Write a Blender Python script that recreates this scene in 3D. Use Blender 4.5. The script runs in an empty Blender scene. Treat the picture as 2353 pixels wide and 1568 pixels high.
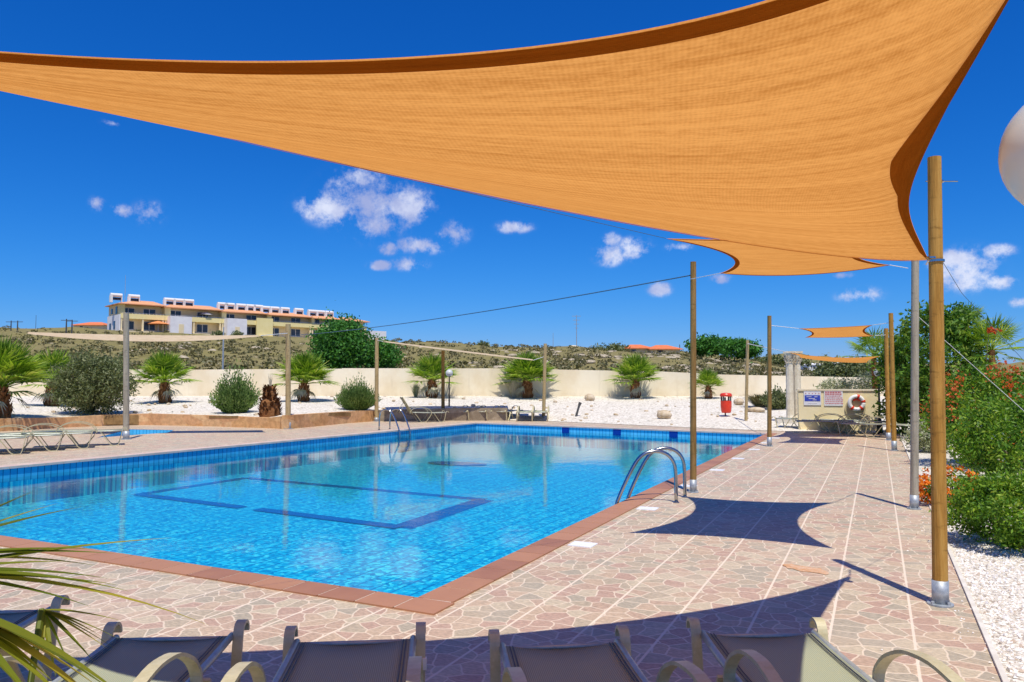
import bpy, bmesh, math, random
import numpy as np
from mathutils import Vector, Matrix, geometry
sc = bpy.context.scene
PI = math.pi
rad = math.radians
# ------------------------------------------------------------------ camera, world, sun
F, CX, CY, HY, VX, H = 1785., 1176.5, 784., 877., 2015., 1.55   # survey of the view, in a 2353 px wide picture
PITCH = math.atan((HY-CY)/F)
YAW = math.atan((VX-CX)/(F*math.cos(PITCH)+(HY-CY)*math.sin(PITCH)))
cam = bpy.data.cameras.new('camera'); camo = bpy.data.objects.new('camera', cam); sc.collection.objects.link(camo)
camo.location = (0, 0, H); camo.rotation_euler = (PI/2+PITCH, 0, YAW)
cam.sensor_width = 36; cam.lens = F/2353*36; cam.clip_end = 9000; cam.clip_start = .05
sc.camera = camo
SUNV = Vector((.24, -.36, 1)).normalized()
SUN_EL = math.asin(SUNV.z)
sun = bpy.data.lights.new('sun', 'SUN'); suno = bpy.data.objects.new('sun', sun); sc.collection.objects.link(suno)
sun.energy = 4.3; sun.angle = rad(.5); sun.color = (1, .94, .82)
suno.rotation_euler = SUNV.to_track_quat('Z', 'Y').to_euler(); suno.location = (0, 0, 30)
sc.view_settings.view_transform = 'Standard'; sc.view_settings.look = 'None'; sc.view_settings.gamma = 1
sc.view_settings.exposure = 0.15
sc.render.engine = 'CYCLES'
sc.cycles.use_denoising = True
sc.cycles.max_bounces = 7; sc.cycles.transparent_max_bounces = 12; sc.cycles.diffuse_bounces = 3
sc.cycles.glossy_bounces = 3; sc.cycles.transmission_bounces = 4
sc.cycles.caustics_reflective = False
HD = Vector((-math.sin(YAW), math.cos(YAW), 0)); RT = Vector((math.cos(YAW), math.sin(YAW), 0))
FW = HD*math.cos(PITCH)+Vector((0, 0, math.sin(PITCH))); UP = -HD*math.sin(PITCH)+Vector((0, 0, math.cos(PITCH)))
CAM = Vector((0, 0, H))
def ray(x, y): return FW*F+RT*(x-CX)-UP*(y-CY)
def G(x, y, z=0.):
    d = ray(x, y); return CAM+d*((z-H)/d.z)
def W(x, y, D):
    d = ray(x, y); return CAM+d*(D/d.dot(HD))

class NT:
    def __init__(s, tree): s.t = tree; s.n = tree.nodes; s.l = tree.links
    def a(s, typ, **kw):
        n = s.n.new(typ)
        for k, v in kw.items():
            if k.startswith('_'): setattr(n, k[1:], v)
        for k, v in kw.items():
            if k.startswith('_'): continue
            key = int(k[1:]) if k[0] == 'i' and k[1:].isdigit() else k
            if hasattr(v, 'is_output'): s.l.new(v, n.inputs[key])
            else: n.inputs[key].default_value = v
        return n
    def math(s, op, a, b=None, c=None, clamp=False):
        n = s.n.new('ShaderNodeMath'); n.operation = op; n.use_clamp = clamp
        for i, v in enumerate((a, b, c)):
            if v is None: continue
            if hasattr(v, 'is_output'): s.l.new(v, n.inputs[i])
            else: n.inputs[i].default_value = v
        return n.outputs[0]
    def vm(s, op, a, b=None, out=0, scale=None):
        n = s.n.new('ShaderNodeVectorMath'); n.operation = op
        for i, v in enumerate((a, b)):
            if v is None: continue
            if hasattr(v, 'is_output'): s.l.new(v, n.inputs[i])
            else: n.inputs[i].default_value = v
        if scale is not None: n.inputs['Scale'].default_value = scale
        return n.outputs[out]
    def mix(s, f, a, b, blend='MIX'):
        n = s.n.new('ShaderNodeMix'); n.data_type = 'RGBA'; n.blend_type = blend
        for k, v in ((0, f), (6, a), (7, b)):
            if hasattr(v, 'is_output'): s.l.new(v, n.inputs[k])
            else: n.inputs[k].default_value = v if k == 0 else tuple(v)+((1,) if len(v) == 3 else ())
        return n.outputs[2]
    def ramp(s, f, stops, interp='LINEAR'):
        n = s.n.new('ShaderNodeValToRGB'); r = n.color_ramp; r.interpolation = interp
        while len(r.elements) > 1: r.elements.remove(r.elements[-1])
        for i, (p, c) in enumerate(stops):
            e = r.elements[0] if i == 0 else r.elements.new(p)
            e.position = p; e.color = tuple(c)+(1,) if len(c) == 3 else c
        s.l.new(f, n.inputs[0]); return n.outputs[0]
    def ss(s, v, a, b):
        n = s.n.new('ShaderNodeMapRange'); n.interpolation_type = 'SMOOTHSTEP'
        s.l.new(v, n.inputs[0]); n.inputs[1].default_value = a; n.inputs[2].default_value = b
        return n.outputs[0]

# world: Nishita sky, deepened, with small fair-weather clouds at their places in the sky
world = bpy.data.worlds.new('World'); sc.world = world; world.use_nodes = True
w = NT(world.node_tree); w.n.clear()
sky = w.a('ShaderNodeTexSky', _sky_type='NISHITA', _sun_disc=False, _sun_elevation=SUN_EL, _sun_rotation=math.atan2(SUNV.x, SUNV.y), _altitude=0., _air_density=1., _dust_density=.15, _ozone_density=2.5)
dirn = w.a('ShaderNodeTexCoord').outputs['Generated']
skm = w.a('ShaderNodeSeparateColor', Color=w.mix(1, sky.outputs[0], (.20*.157, .56*.157, 1.08*.157), 'MULTIPLY'))
skc = w.a('ShaderNodeCombineColor', Red=w.math('MULTIPLY', w.math('POWER', skm.outputs[0], 2.3), .088/.133**2.3), Green=w.math('MULTIPLY', w.math('POWER', skm.outputs[1], 1.15), .325/.46**1.15), Blue=w.math('MULTIPLY', w.math('POWER', skm.outputs[2], .9), .72/.90**.9)).outputs[0]
nz = w.a('ShaderNodeTexNoise', Vector=dirn, Scale=30., Detail=10., Roughness=.68)
nz2 = w.a('ShaderNodeTexNoise', Vector=dirn, Scale=13., Detail=5., Roughness=.6)
clouds = [(765, 480, 75, 38), (850, 470, 110, 75), (830, 420, 70, 40), (925, 475, 75, 50), (855, 515, 60, 35), (262, 283, 22, 9), (225, 468, 16, 17), (280, 485, 26, 14), (340, 490, 32, 26), (965, 565, 62, 20), (1040, 535, 38, 28),
          (895, 572, 24, 16), (940, 607, 42, 17), (875, 610, 30, 12), (1182, 522, 42, 15), (1400, 585, 38, 26), (1455, 572, 42, 26), (1405, 553, 22, 18), (1515, 665, 28, 18), (1655, 640, 24, 12), (1560, 568, 30, 12), (1975, 678, 45, 18),
          (2215, 620, 60, 45), (2190, 600, 50, 25), (2300, 648, 30, 16), (2292, 578, 32, 14), (2338, 695, 14, 12), (1930, 632, 28, 9)]
q = None
for (px, py, rx, ry) in clouds:
    c = ray(px, py).normalized(); r = c.cross(Vector((0, 0, 1))).normalized(); u = r.cross(c).normalized()
    dd = w.vm('SUBTRACT', dirn, tuple(c))
    a = w.vm('DOT_PRODUCT', dd, tuple(r*(F/rx)), 1); b = w.vm('DOT_PRODUCT', dd, tuple(u*(F/ry)), 1); f = w.vm('DOT_PRODUCT', dd, tuple(c*2.), 1)
    e = w.math('ADD', w.math('MULTIPLY', a, a), w.math('MULTIPLY', b, b)); e = w.math('ADD', e, w.math('MULTIPLY', f, f))
    v = w.math('SUBTRACT', 1., w.math('POWER', e, .5))
    q = v if q is None else w.math('MAXIMUM', q, v)
q = w.math('MAXIMUM', q, -2.)
den = w.math('ADD', q, w.math('MULTIPLY', w.math('SUBTRACT', nz.outputs[0], .48), 4.8))
den = w.math('MULTIPLY', den, w.ss(q, -.45, .3))
cm = w.math('MULTIPLY', w.math('MULTIPLY', w.ss(den, -.1, 1.25), w.ss(q, -.5, -.05)), .93)
ccol = w.mix(w.ss(nz2.outputs[0], .35, .65), (.34, .40, .68), (.74, .78, .92))
bg1 = w.a('ShaderNodeBackground', Color=skc, Strength=.86)
bg2 = w.a('ShaderNodeBackground', Color=ccol, Strength=1.)
ms = w.a('ShaderNodeMixShader', i0=cm, i1=bg1.outputs[0], i2=bg2.outputs[0])
w.l.new(ms.outputs[0], w.a('ShaderNodeOutputWorld').inputs[0])

# ------------------------------------------------------------------ materials
M = {}
def mat(name, fn):
    m = bpy.data.materials.new(name); m.use_nodes = True; t = NT(m.node_tree); t.n.clear()
    out = t.a('ShaderNodeOutputMaterial'); t.l.new(fn(t), out.inputs[0]); M[name] = m; return m
def objc(t): return t.a('ShaderNodeTexCoord').outputs['Object']
def geo(t): return t.a('ShaderNodeNewGeometry').outputs['Position']
def noise(t, v, s, d=4., r=.55, **k): return t.a('ShaderNodeTexNoise', Vector=v, Scale=float(s), Detail=float(d), Roughness=r, **k).outputs[0]
def bump(t, h, strength=.3, dist=.01): return t.a('ShaderNodeBump', Height=h, Strength=strength, Distance=dist).outputs[0]
def pri(t, col, rough=.6, metal=0., normal=None, spec=.4, **kw):
    n = t.a('ShaderNodeBsdfPrincipled'); n.inputs['Metallic'].default_value = metal; n.inputs['Specular IOR Level'].default_value = spec
    for k, v in (('Base Color', col), ('Roughness', rough), ('Normal', normal)):
        if v is None: continue
        if hasattr(v, 'is_output'): t.l.new(v, n.inputs[k])
        else: n.inputs[k].default_value = tuple(v)+(1,) if k == 'Base Color' else v
    return n.outputs[0]
def simple(name, c1, c2, scale=8., rough=.6, metal=0., b=.2, bd=.004, spec=.4, stretch=(1, 1, 1)):
    def fn(t):
        v = t.vm('MULTIPLY', objc(t), stretch)
        n = noise(t, v, scale); n2 = noise(t, v, scale*6, 3)
        f = t.ss(t.math('ADD', t.math('MULTIPLY', n, .7), t.math('MULTIPLY', n2, .3)), .35, .65)
        return pri(t, t.mix(f, c1, c2), rough, metal, bump(t, n2, b, bd), spec)
    return mat(name, fn)
def leafmat(name, cols, trans=.35, rough=.5):
    def fn(t):
        g = t.a('ShaderNodeNewGeometry'); r = g.outputs['Random Per Island']
        n = noise(t, g.outputs['Position'], 2.2, 2)
        f = t.math('ADD', t.math('MULTIPLY', r, .65), t.math('MULTIPLY', t.ss(n, .3, .7), .35))
        col = t.ramp(f, [(i/(len(cols)-1), c) for i, c in enumerate(cols)])
        p = pri(t, col, rough, 0, None, .35); tr = t.a('ShaderNodeBsdfTranslucent', Color=t.mix(1, col, (1.3, 1.25, .6), 'MULTIPLY'))
        return t.a('ShaderNodeMixShader', i0=trans, i1=p, i2=tr.outputs[0]).outputs[0]
    return mat(name, fn)

def f_deck(t):
    p = geo(t); sx = t.a('ShaderNodeSeparateXYZ', Vector=p)
    wob = t.a('ShaderNodeTexNoise', Vector=p, Scale=5., Detail=2.).outputs[1]
    v = t.vm('ADD', t.vm('MULTIPLY', p, (1, 1, 0)), t.vm('SCALE', t.vm('SUBTRACT', wob, (.5, .5, .5)), None, 0, .07))
    d = t.a('ShaderNodeTexVoronoi', _feature='DISTANCE_TO_EDGE', _voronoi_dimensions='2D', Vector=v, Scale=7.2, Randomness=1.).outputs[0]
    c = t.a('ShaderNodeTexVoronoi', _voronoi_dimensions='2D', Vector=v, Scale=7.2, Randomness=1.).outputs[1]
    h = t.a('ShaderNodeSeparateColor', Color=c).outputs[0]
    stone = t.ramp(h, [(0, (.58, .41, .32)), (.2, (.54, .44, .34)), (.38, (.62, .46, .35)), (.55, (.49, .42, .34)), (.7, (.56, .37, .30)), (.85, (.64, .53, .41))], 'CONSTANT')
    n = noise(t, t.vm('MULTIPLY', p, (9, 22, 1)), 3, 5, .65)
    stone = t.mix(t.ss(n, .3, .75), t.mix(1, stone, (.62, .61, .53), 'MULTIPLY'), t.mix(1, stone, (1.08, 1.07, .94), 'MULTIPLY'))
    g = t.ss(d, .055, .025)
    # tile joints: long ones every 0.465 m, faint cross ones
    def line(co, per, off, wd):
        m = t.math('FLOORED_MODULO', t.math('ADD', co, off), per); m = t.math('MINIMUM', m, t.math('SUBTRACT', per, m)); return t.ss(m, wd, wd*.5)
    lx = line(sx.outputs[0], .465, -.17, .011); ly = line(sx.outputs[1], .465, .1, .005)
    j = t.math('MAXIMUM', g, t.math('MULTIPLY', ly, .35))
    col = t.mix(t.math('MULTIPLY', j, .72), stone, (.80, .66, .49))
    col = t.mix(t.math('MULTIPLY', lx, .85), col, (.82, .69, .53))
    dirt = t.ss(noise(t, p, .9, 5, .6), .35, .75)
    col = t.mix(t.math('MULTIPLY', dirt, .25), col, (.66, .53, .41))
    hgt = t.math('SUBTRACT', t.math('MULTIPLY', n, .35), t.math('MAXIMUM', j, lx))
    return pri(t, col, .55, 0, bump(t, hgt, .35, .004), .35)
mat('deck_tile', f_deck)
def f_cop(t):
    p = geo(t); n = noise(t, p, 3, 5, .6); n2 = noise(t, p, 60, 3)
    r = t.a('ShaderNodeNewGeometry').outputs['Random Per Island']
    col = t.ramp(t.math('ADD', t.math('MULTIPLY', r, .6), t.math('MULTIPLY', n, .5)), [(.1, (.38, .175, .085)), (.5, (.46, .22, .11)), (.9, (.33, .145, .075))])
    return pri(t, col, .5, 0, bump(t, n2, .2, .002), .4)
mat('terracotta', f_cop)
mat('pink_coping', lambda t: pri(t, t.mix(t.ss(noise(t, geo(t), 4, 5), .3, .7), (.58, .42, .34), (.70, .54, .44)), .55, 0, None, .35))
def tilecol(base, var, pu, pv, grout, gw, ax):
    def fn(t):
        p = geo(t); s = t.a('ShaderNodeSeparateXYZ', Vector=p); U = s.outputs[ax[0]]; V = s.outputs[ax[1]]
        def ln(co, per):
            m = t.math('FLOORED_MODULO', co, per); m = t.math('MINIMUM', m, t.math('SUBTRACT', per, m)); return t.ss(m, gw, gw*.5)
        cell = t.a('ShaderNodeCombineXYZ', X=t.math('FLOOR', t.math('DIVIDE', U, pu)), Y=t.math('FLOOR', t.math('DIVIDE', V, pv)))
        r = t.a('ShaderNodeTexWhiteNoise', Vector=cell.outputs[0], _noise_dimensions='2D').outputs[0]
        col = t.mix(r, base, var); col = t.mix(t.math('MAXIMUM', ln(U, pu), ln(V, pv)), col, grout)
        return pri(t, col, .2, 0, None, .5)
    return fn
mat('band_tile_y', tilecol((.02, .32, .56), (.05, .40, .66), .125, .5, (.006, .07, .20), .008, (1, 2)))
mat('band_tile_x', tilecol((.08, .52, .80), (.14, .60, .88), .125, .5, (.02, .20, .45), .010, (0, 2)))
def f_floor(t):
    p = geo(t); s = t.a('ShaderNodeSeparateXYZ', Vector=p)
    def ln(co, per, gw):
        m = t.math('FLOORED_MODULO', co, per); m = t.math('MINIMUM', m, t.math('SUBTRACT', per, m)); return t.ss(m, gw, gw*.4)
    # water caustic flecks painted into the tile colour as random blue cells
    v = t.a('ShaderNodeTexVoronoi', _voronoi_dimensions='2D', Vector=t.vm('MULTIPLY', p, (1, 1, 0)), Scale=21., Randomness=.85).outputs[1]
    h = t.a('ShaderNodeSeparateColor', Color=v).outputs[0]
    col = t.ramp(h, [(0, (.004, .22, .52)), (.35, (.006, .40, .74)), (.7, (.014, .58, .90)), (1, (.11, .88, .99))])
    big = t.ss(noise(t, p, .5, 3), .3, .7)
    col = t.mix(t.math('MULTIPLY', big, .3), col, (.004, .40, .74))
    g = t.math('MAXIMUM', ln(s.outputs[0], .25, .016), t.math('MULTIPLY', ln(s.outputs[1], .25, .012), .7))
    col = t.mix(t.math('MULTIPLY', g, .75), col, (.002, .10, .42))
    return pri(t, col, .3, 0, None, .3)
mat('pool_caustic_tile', f_floor)
mat('navy_tile', lambda t: pri(t, t.mix(noise(t, geo(t), 30), (.001, .025, .25), (.002, .05, .36)), .25))
def f_water(t):
    p = geo(t)
    n1 = t.a('ShaderNodeTexNoise', Vector=t.vm('MULTIPLY', p, (1, 1.0, 1)), Scale=5., Detail=4., Roughness=.6, Distortion=.5).outputs[0]
    n2 = t.a('ShaderNodeTexNoise', Vector=p, Scale=1.1, Detail=2.).outputs[0]
    hgt = t.math('ADD', t.math('MULTIPLY', n1, .35), t.math('MULTIPLY', n2, 1.0))
    nb = bump(t, hgt, .3, .012)
    fr = t.a('ShaderNodeFresnel', IOR=1.42, Normal=nb).outputs[0]
    gl = t.a('ShaderNodeBsdfGlossy', Roughness=.03, Normal=nb).outputs[0]
    tr = t.a('ShaderNodeBsdfTransparent', Color=(.86, 1.0, 1.0, 1)).outputs[0]
    return t.a('ShaderNodeMixShader', i0=t.math('MINIMUM', fr, .85), i1=tr, i2=gl).outputs[0]
mat('pool_water', f_water)
def f_gravel(scale):
    def fn(t):
        p = geo(t); vo = t.a('ShaderNodeTexVoronoi', Vector=p, Scale=scale, Randomness=1.)
        h = t.a('ShaderNodeSeparateColor', Color=vo.outputs[1]).outputs[0]
        col = t.ramp(h, [(0, (.38, .33, .26)), (.15, (.66, .60, .49)), (.5, (.81, .75, .64)), (.85, (.88, .83, .73)), (1, (.55, .46, .34))])
        e = t.ss(vo.outputs[0], .85, .35); big = t.ss(noise(t, t.vm('MULTIPLY', p, (1, 1, 1)), 2.3, 8, .75), .48, .72)
        col = t.mix(t.math('MULTIPLY', t.math('SUBTRACT', 1., e), .4), col, (.42, .36, .29))
        col = t.mix(t.math('MULTIPLY', big, .35), col, (.50, .42, .32))
        return pri(t, col, .8, 0, bump(t, e, .7, .012), .2)
    return fn
mat('white_gravel', f_gravel(42.)); mat('garden_gravel', f_gravel(16.))
def f_terr(t):
    p = geo(t); a = noise(t, p, .12, 8, .7); b = noise(t, p, .9, 6, .7); c = noise(t, t.vm('MULTIPLY', p, (.35, .35, 1)), 1.8, 5, .7)
    col = t.ramp(b, [(.3, (.13, .125, .045)), (.45, (.20, .175, .07)), (.6, (.28, .23, .11)), (.72, (.17, .16, .06))])
    col = t.mix(t.ss(a, .45, .62), col, (.23, .20, .07)); col = t.mix(t.ss(c, .64, .74), col, (.46, .38, .27))
    return pri(t, col, .95, 0, bump(t, b, .6, .3), .1)
mat('scrubland', f_terr)
def f_sail(hem):
    def fn(t):
        p = objc(t); u = t.a('ShaderNodeUVMap').outputs[0]; s = t.a('ShaderNodeSeparateXYZ', Vector=u)
        weave = t.a('ShaderNodeTexWave', Vector=u, Scale=120., Distortion=3., Detail=2., **{'_bands_direction': 'X'}).outputs[1]
        weave2 = t.a('ShaderNodeTexWave', Vector=u, Scale=80., Distortion=3., Detail=2., **{'_bands_direction': 'Y'}).outputs[1]
        st = noise(t, t.vm('MULTIPLY', u, (1.2, 26, 1)), 2.0, 6, .7)
        fine = noise(t, t.vm('MULTIPLY', u, (90, 160, 1)), 1., 3, .7)
        f = t.math('ADD', t.math('MULTIPLY', st, .75), t.math('ADD', t.math('MULTIPLY', fine, .45), t.math('ADD', t.math('MULTIPLY', weave, .06), t.math('MULTIPLY', weave2, .05))))
        f = t.ss(f, .35, .85)
        if hem:
            d = t.mix(f, (.35, .12, .012), (.50, .20, .025)); tr = t.mix(f, (.17, .045, .002), (.25, .075, .004))
        else:
            d = t.mix(f, (.50, .24, .045), (.70, .38, .10)); tr = t.mix(f, (.45, .16, .028), (.76, .34, .085))
        nb = bump(t, t.math('ADD', st, t.math('MULTIPLY', fine, .5)), .45, .012)
        a = t.a('ShaderNodeBsdfDiffuse', Color=d, Normal=nb).outputs[0]; b = t.a('ShaderNodeBsdfTranslucent', Color=tr, Normal=nb).outputs[0]
        return t.a('ShaderNodeMixShader', i0=.72, i1=a, i2=b).outputs[0]
    return fn
mat('sail_fabric', f_sail(False)); mat('sail_hem', f_sail(True))
def f_psail(t):
    f = t.ss(noise(t, t.vm('MULTIPLY', objc(t), (3, 3, 3)), 2, 4), .3, .7)
    a = t.a('ShaderNodeBsdfDiffuse', Color=t.mix(f, (.62, .50, .34), (.72, .60, .43))).outputs[0]; b = t.a('ShaderNodeBsdfTranslucent', Color=(.6, .42, .22, 1)).outputs[0]
    return t.a('ShaderNodeMixShader', i0=.35, i1=a, i2=b).outputs[0]
mat('sand_sail', f_psail)
def wood(name, c1, c2, c3):
    def fn(t):
        p = objc(t); n = noise(t, t.vm('MULTIPLY', p, (14, 14, 1.1)), 2., 6, .65); k = noise(t, t.vm('MULTIPLY', p, (3, 3, 9)), 2.5, 4, .6)
        col = t.ramp(n, [(.25, c1), (.5, c2), (.75, c3)]); col = t.mix(t.ss(k, .55, .75), col, tuple(x*.55 for x in c2))
        return pri(t, col, .75, 0, bump(t, n, .6, .012), .2)
    return mat(name, fn)
wood('amber_wood', (.20, .095, .015), (.42, .22, .045), (.55, .33, .09))
wood('grey_wood', (.22, .19, .14), (.36, .32, .24), (.46, .42, .33))
wood('brown_wood', (.13, .075, .02), (.27, .16, .05), (.36, .23, .09))
wood('pale_wood', (.26, .18, .08), (.42, .31, .15), (.52, .40, .22))
simple('steel', (.52, .55, .57), (.68, .70, .72), 20, .35, .7, .1)
def f_steel(t): return pri(t, t.mix(noise(t, objc(t), 30), (.34, .36, .37), (.48, .50, .52)), .2, 1., None)
mat('polished_steel', f_steel)
simple('galv', (.30, .34, .37), (.46, .50, .53), 25, .5, .35, .2)
def f_sling(t):
    p = objc(t); s = t.a('ShaderNodeTexWave', Vector=p, Scale=38., Distortion=0.6, **{'_bands_direction': 'X'}).outputs[1]; s2 = t.a('ShaderNodeTexWave', Vector=p, Scale=75., Distortion=.4, **{'_bands_direction': 'Y'}).outputs[1]
    n = t.ss(noise(t, p, 5, 4), .3, .7); f = t.math('MULTIPLY', t.math('ADD', s, s2), .5)
    col = t.mix(f, (.24, .26, .16), (.52, .54, .36)); col = t.mix(t.math('MULTIPLY', n, .3), col, (.35, .37, .27))
    d = pri(t, col, .7, 0, bump(t, f, .4, .002), .2); tr = t.a('ShaderNodeBsdfTransparent').outputs[0]
    return t.a('ShaderNodeMixShader', i0=t.math('MULTIPLY', t.math('SUBTRACT', 1., f), .22), i1=d, i2=tr).outputs[0]
mat('sling', f_sling)
simple('lounger_frame', (.46, .41, .23), (.56, .51, .32), 12, .4, 0, .05, .001, .5)
simple('rail_metal', (.36, .38, .33), (.46, .48, .42), 20, .38, .3, .05, .001, .5)
simple('white_plastic', (.74, .74, .72), (.82, .82, .80), 10, .4, 0, .05)
def f_globe(t): return pri(t, t.mix(noise(t, objc(t), 4), (.50, .55, .60), (.60, .65, .69)), .25, 0, None, .5)
mat('globe_plastic', f_globe)
simple('black_paint', (.012, .012, .014), (.03, .03, .032), 20, .4)
simple('red_plastic', (.62, .03, .012), (.75, .055, .02), 8, .4, 0, .1)
simple('dark_metal', (.05, .05, .05), (.10, .10, .10), 20, .5)
def f_wall(t):
    p = geo(t); n = noise(t, t.vm('MULTIPLY', p, (.5, .5, .35)), 1.3, 7, .65); st = noise(t, t.vm('MULTIPLY', p, (2.2, 2.2, .25)), 1.5, 5, .6); z = t.a('ShaderNodeSeparateXYZ', Vector=p).outputs[2]
    col = t.mix(t.ss(n, .35, .65), (.78, .66, .45), (.87, .78, .59)); col = t.mix(t.math('MULTIPLY', t.ss(st, .55, .75), .35), col, (.62, .52, .36))
    col = t.mix(t.math('MULTIPLY', t.ss(t.math('ADD', z, t.math('MULTIPLY', n, .5)), 1.35, .95), .35), col, (.60, .50, .36))
    return pri(t, col, .88, 0, bump(t, noise(t, p, 18, 5), .4, .004), .1)
mat('cream_wall', f_wall)
simple('yellow_wall', (.84, .72, .42), (.90, .79, .50), 2., .85, 0, .4, .004, .1)
simple('column_stone', (.66, .57, .41), (.84, .76, .60), 5., .8, 0, .4, .006, .1)
simple('kerb_stone', (.60, .55, .47), (.72, .68, .60), 5., .8, 0, .3, .004, .1)
def f_ret(c):
    def fn(t):
        p = geo(t); sz = t.vm('MULTIPLY', p, (.9, .9, 2.2)); vo = t.a('ShaderNodeTexVoronoi', Vector=sz, Scale=1.4, Randomness=.9)
        h = t.a('ShaderNodeSeparateColor', Color=vo.outputs[1]).outputs[0]; n = t.ss(noise(t, p, 6, 6, .7), .3, .7)
        col = t.ramp(h, c); col = t.mix(n, t.mix(1, col, (.75, .72, .7), 'MULTIPLY'), t.mix(1, col, (1.15, 1.15, 1.15), 'MULTIPLY'))
        return pri(t, col, .8, 0, bump(t, n, .4, .01), .2)
    return fn
mat('sandstone', f_ret([(0, (.56, .30, .13)), (.35, (.66, .40, .18)), (.7, (.60, .34, .17)), (1, (.70, .46, .24))]))
mat('brown_stone', f_ret([(0, (.24, .19, .13)), (.5, (.32, .26, .18)), (1, (.38, .31, .22))]))
mat('dark_slab', f_ret([(0, (.22, .13, .05)), (1, (.30, .19, .08))]))
def f_trunk(t):
    p = objc(t); n = noise(t, t.vm('MULTIPLY', p, (6, 6, 12)), 2, 4, .7)
    r = t.a('ShaderNodeNewGeometry').outputs['Random Per Island']
    return pri(t, t.ramp(t.math('ADD', t.math('MULTIPLY', n, .6), t.math('MULTIPLY', r, .4)), [(.2, (.07, .028, .012)), (.5, (.22, .095, .035)), (.8, (.40, .22, .10))]), .9, 0, bump(t, n, .8, .03), .1)
mat('palm_trunk', f_trunk)
simple('bark', (.10, .075, .05), (.20, .15, .10), 10, .9, 0, .8, .02, .1)
leafmat('palm_leaf', [(.06, .14, .012), (.15, .28, .02), (.30, .44, .045), (.55, .58, .15)], .35)
leafmat('front_palm_leaf', [(.09, .13, .01), (.16, .20, .015), (.30, .30, .03), (.45, .33, .04)], .4)
leafmat('olive_leaf', [(.06, .085, .025), (.12, .155, .055), (.19, .22, .09), (.30, .32, .16)], .25)
leafmat('tree_leaf', [(.018, .075, .012), (.05, .17, .025), (.09, .28, .04), (.16, .38, .07)], .3)
leafmat('shrub_leaf', [(.025, .08, .008), (.08, .20, .014), (.19, .35, .022), (.42, .50, .06)], .35)
leafmat('tall_leaf', [(.03, .085, .01), (.07, .18, .016), (.15, .29, .025), (.32, .38, .06)], .35)
leafmat('rosemary_leaf', [(.05, .10, .025), (.10, .19, .04), (.18, .28, .07), (.28, .36, .12)], .25)
leafmat('scrub_leaf', [(.08, .085, .03), (.13, .13, .05), (.20, .175, .08), (.29, .23, .12)], .15)
leafmat('dry_grass', [(.40, .36, .26), (.55, .50, .38), (.66, .62, .50), (.36, .34, .24)], .3)
leafmat('orange_petal', [(.75, .14, .01), (.85, .22, .012), (.90, .32, .03), (.62, .07, .01)], .35)
leafmat('red_petal', [(.45, .05, .02), (.60, .10, .02), (.70, .18, .04), (.40, .08, .04)], .35)
leafmat('white_petal', [(.7, .68, .6), (.8, .8, .76), (.85, .85, .8), (.75, .75, .7)], .3)
leafmat('pale_leaf', [(.16, .20, .08), (.30, .34, .18), (.46, .48, .34), (.60, .60, .48)], .3)
simple('rock', (.46, .34, .20), (.66, .55, .40), 5, .9, 0, .6, .02, .1)
simple('pale_rock', (.36, .30, .21), (.50, .43, .32), 2, .9, 0, .6, .02, .1)
simple('roof_tile', (.66, .30, .15), (.76, .40, .22), 2., .8, 0, .5, .03, .1, (1, 1, 8))
simple('red_roof', (.66, .17, .07), (.74, .24, .10), 2., .8, 0, .4, .03, .1)
simple('apt_wall', (.80, .67, .42), (.86, .73, .48), 1., .85, 0, .1, .01, .1)
simple('apt_band', (.86, .73, .34), (.90, .78, .40), 1., .85, 0, .1, .01, .1)
simple('apt_white', (.76, .74, .76), (.84, .83, .84), 1., .85, 0, .1, .01, .1)
simple('glass_dark', (.02, .03, .05), (.05, .06, .09), 1., .15, 0, 0, .01, .5)
simple('rope', (.60, .60, .58), (.75, .75, .72), 60, .7)
simple('cable', (.05, .10, .16), (.08, .14, .20), 60, .6)
simple('orange_canvas', (.66, .22, .07), (.72, .28, .10), 3, .8)
simple('board', (.50, .42, .22), (.58, .50, .30), 10, .7)
simple('sign_white', (.72, .72, .74), (.80, .80, .82), 10, .5); simple('sign_blue', (.03, .06, .42), (.05, .09, .50), 10, .5)
simple('sign_red', (.55, .12, .14), (.62, .18, .20), 10, .5); simple('rust', (.52, .26, .11), (.62, .42, .28), 14, .9)
simple('plate_white', (.78, .78, .78), (.86, .86, .86), 10, .4); simple('hill_far', (.06, .09, .07), (.11, .14, .10), .02, .95, 0, 0, .1, .05)
simple('base_sand', (.50, .42, .30), (.60, .52, .40), 1, .9)

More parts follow.
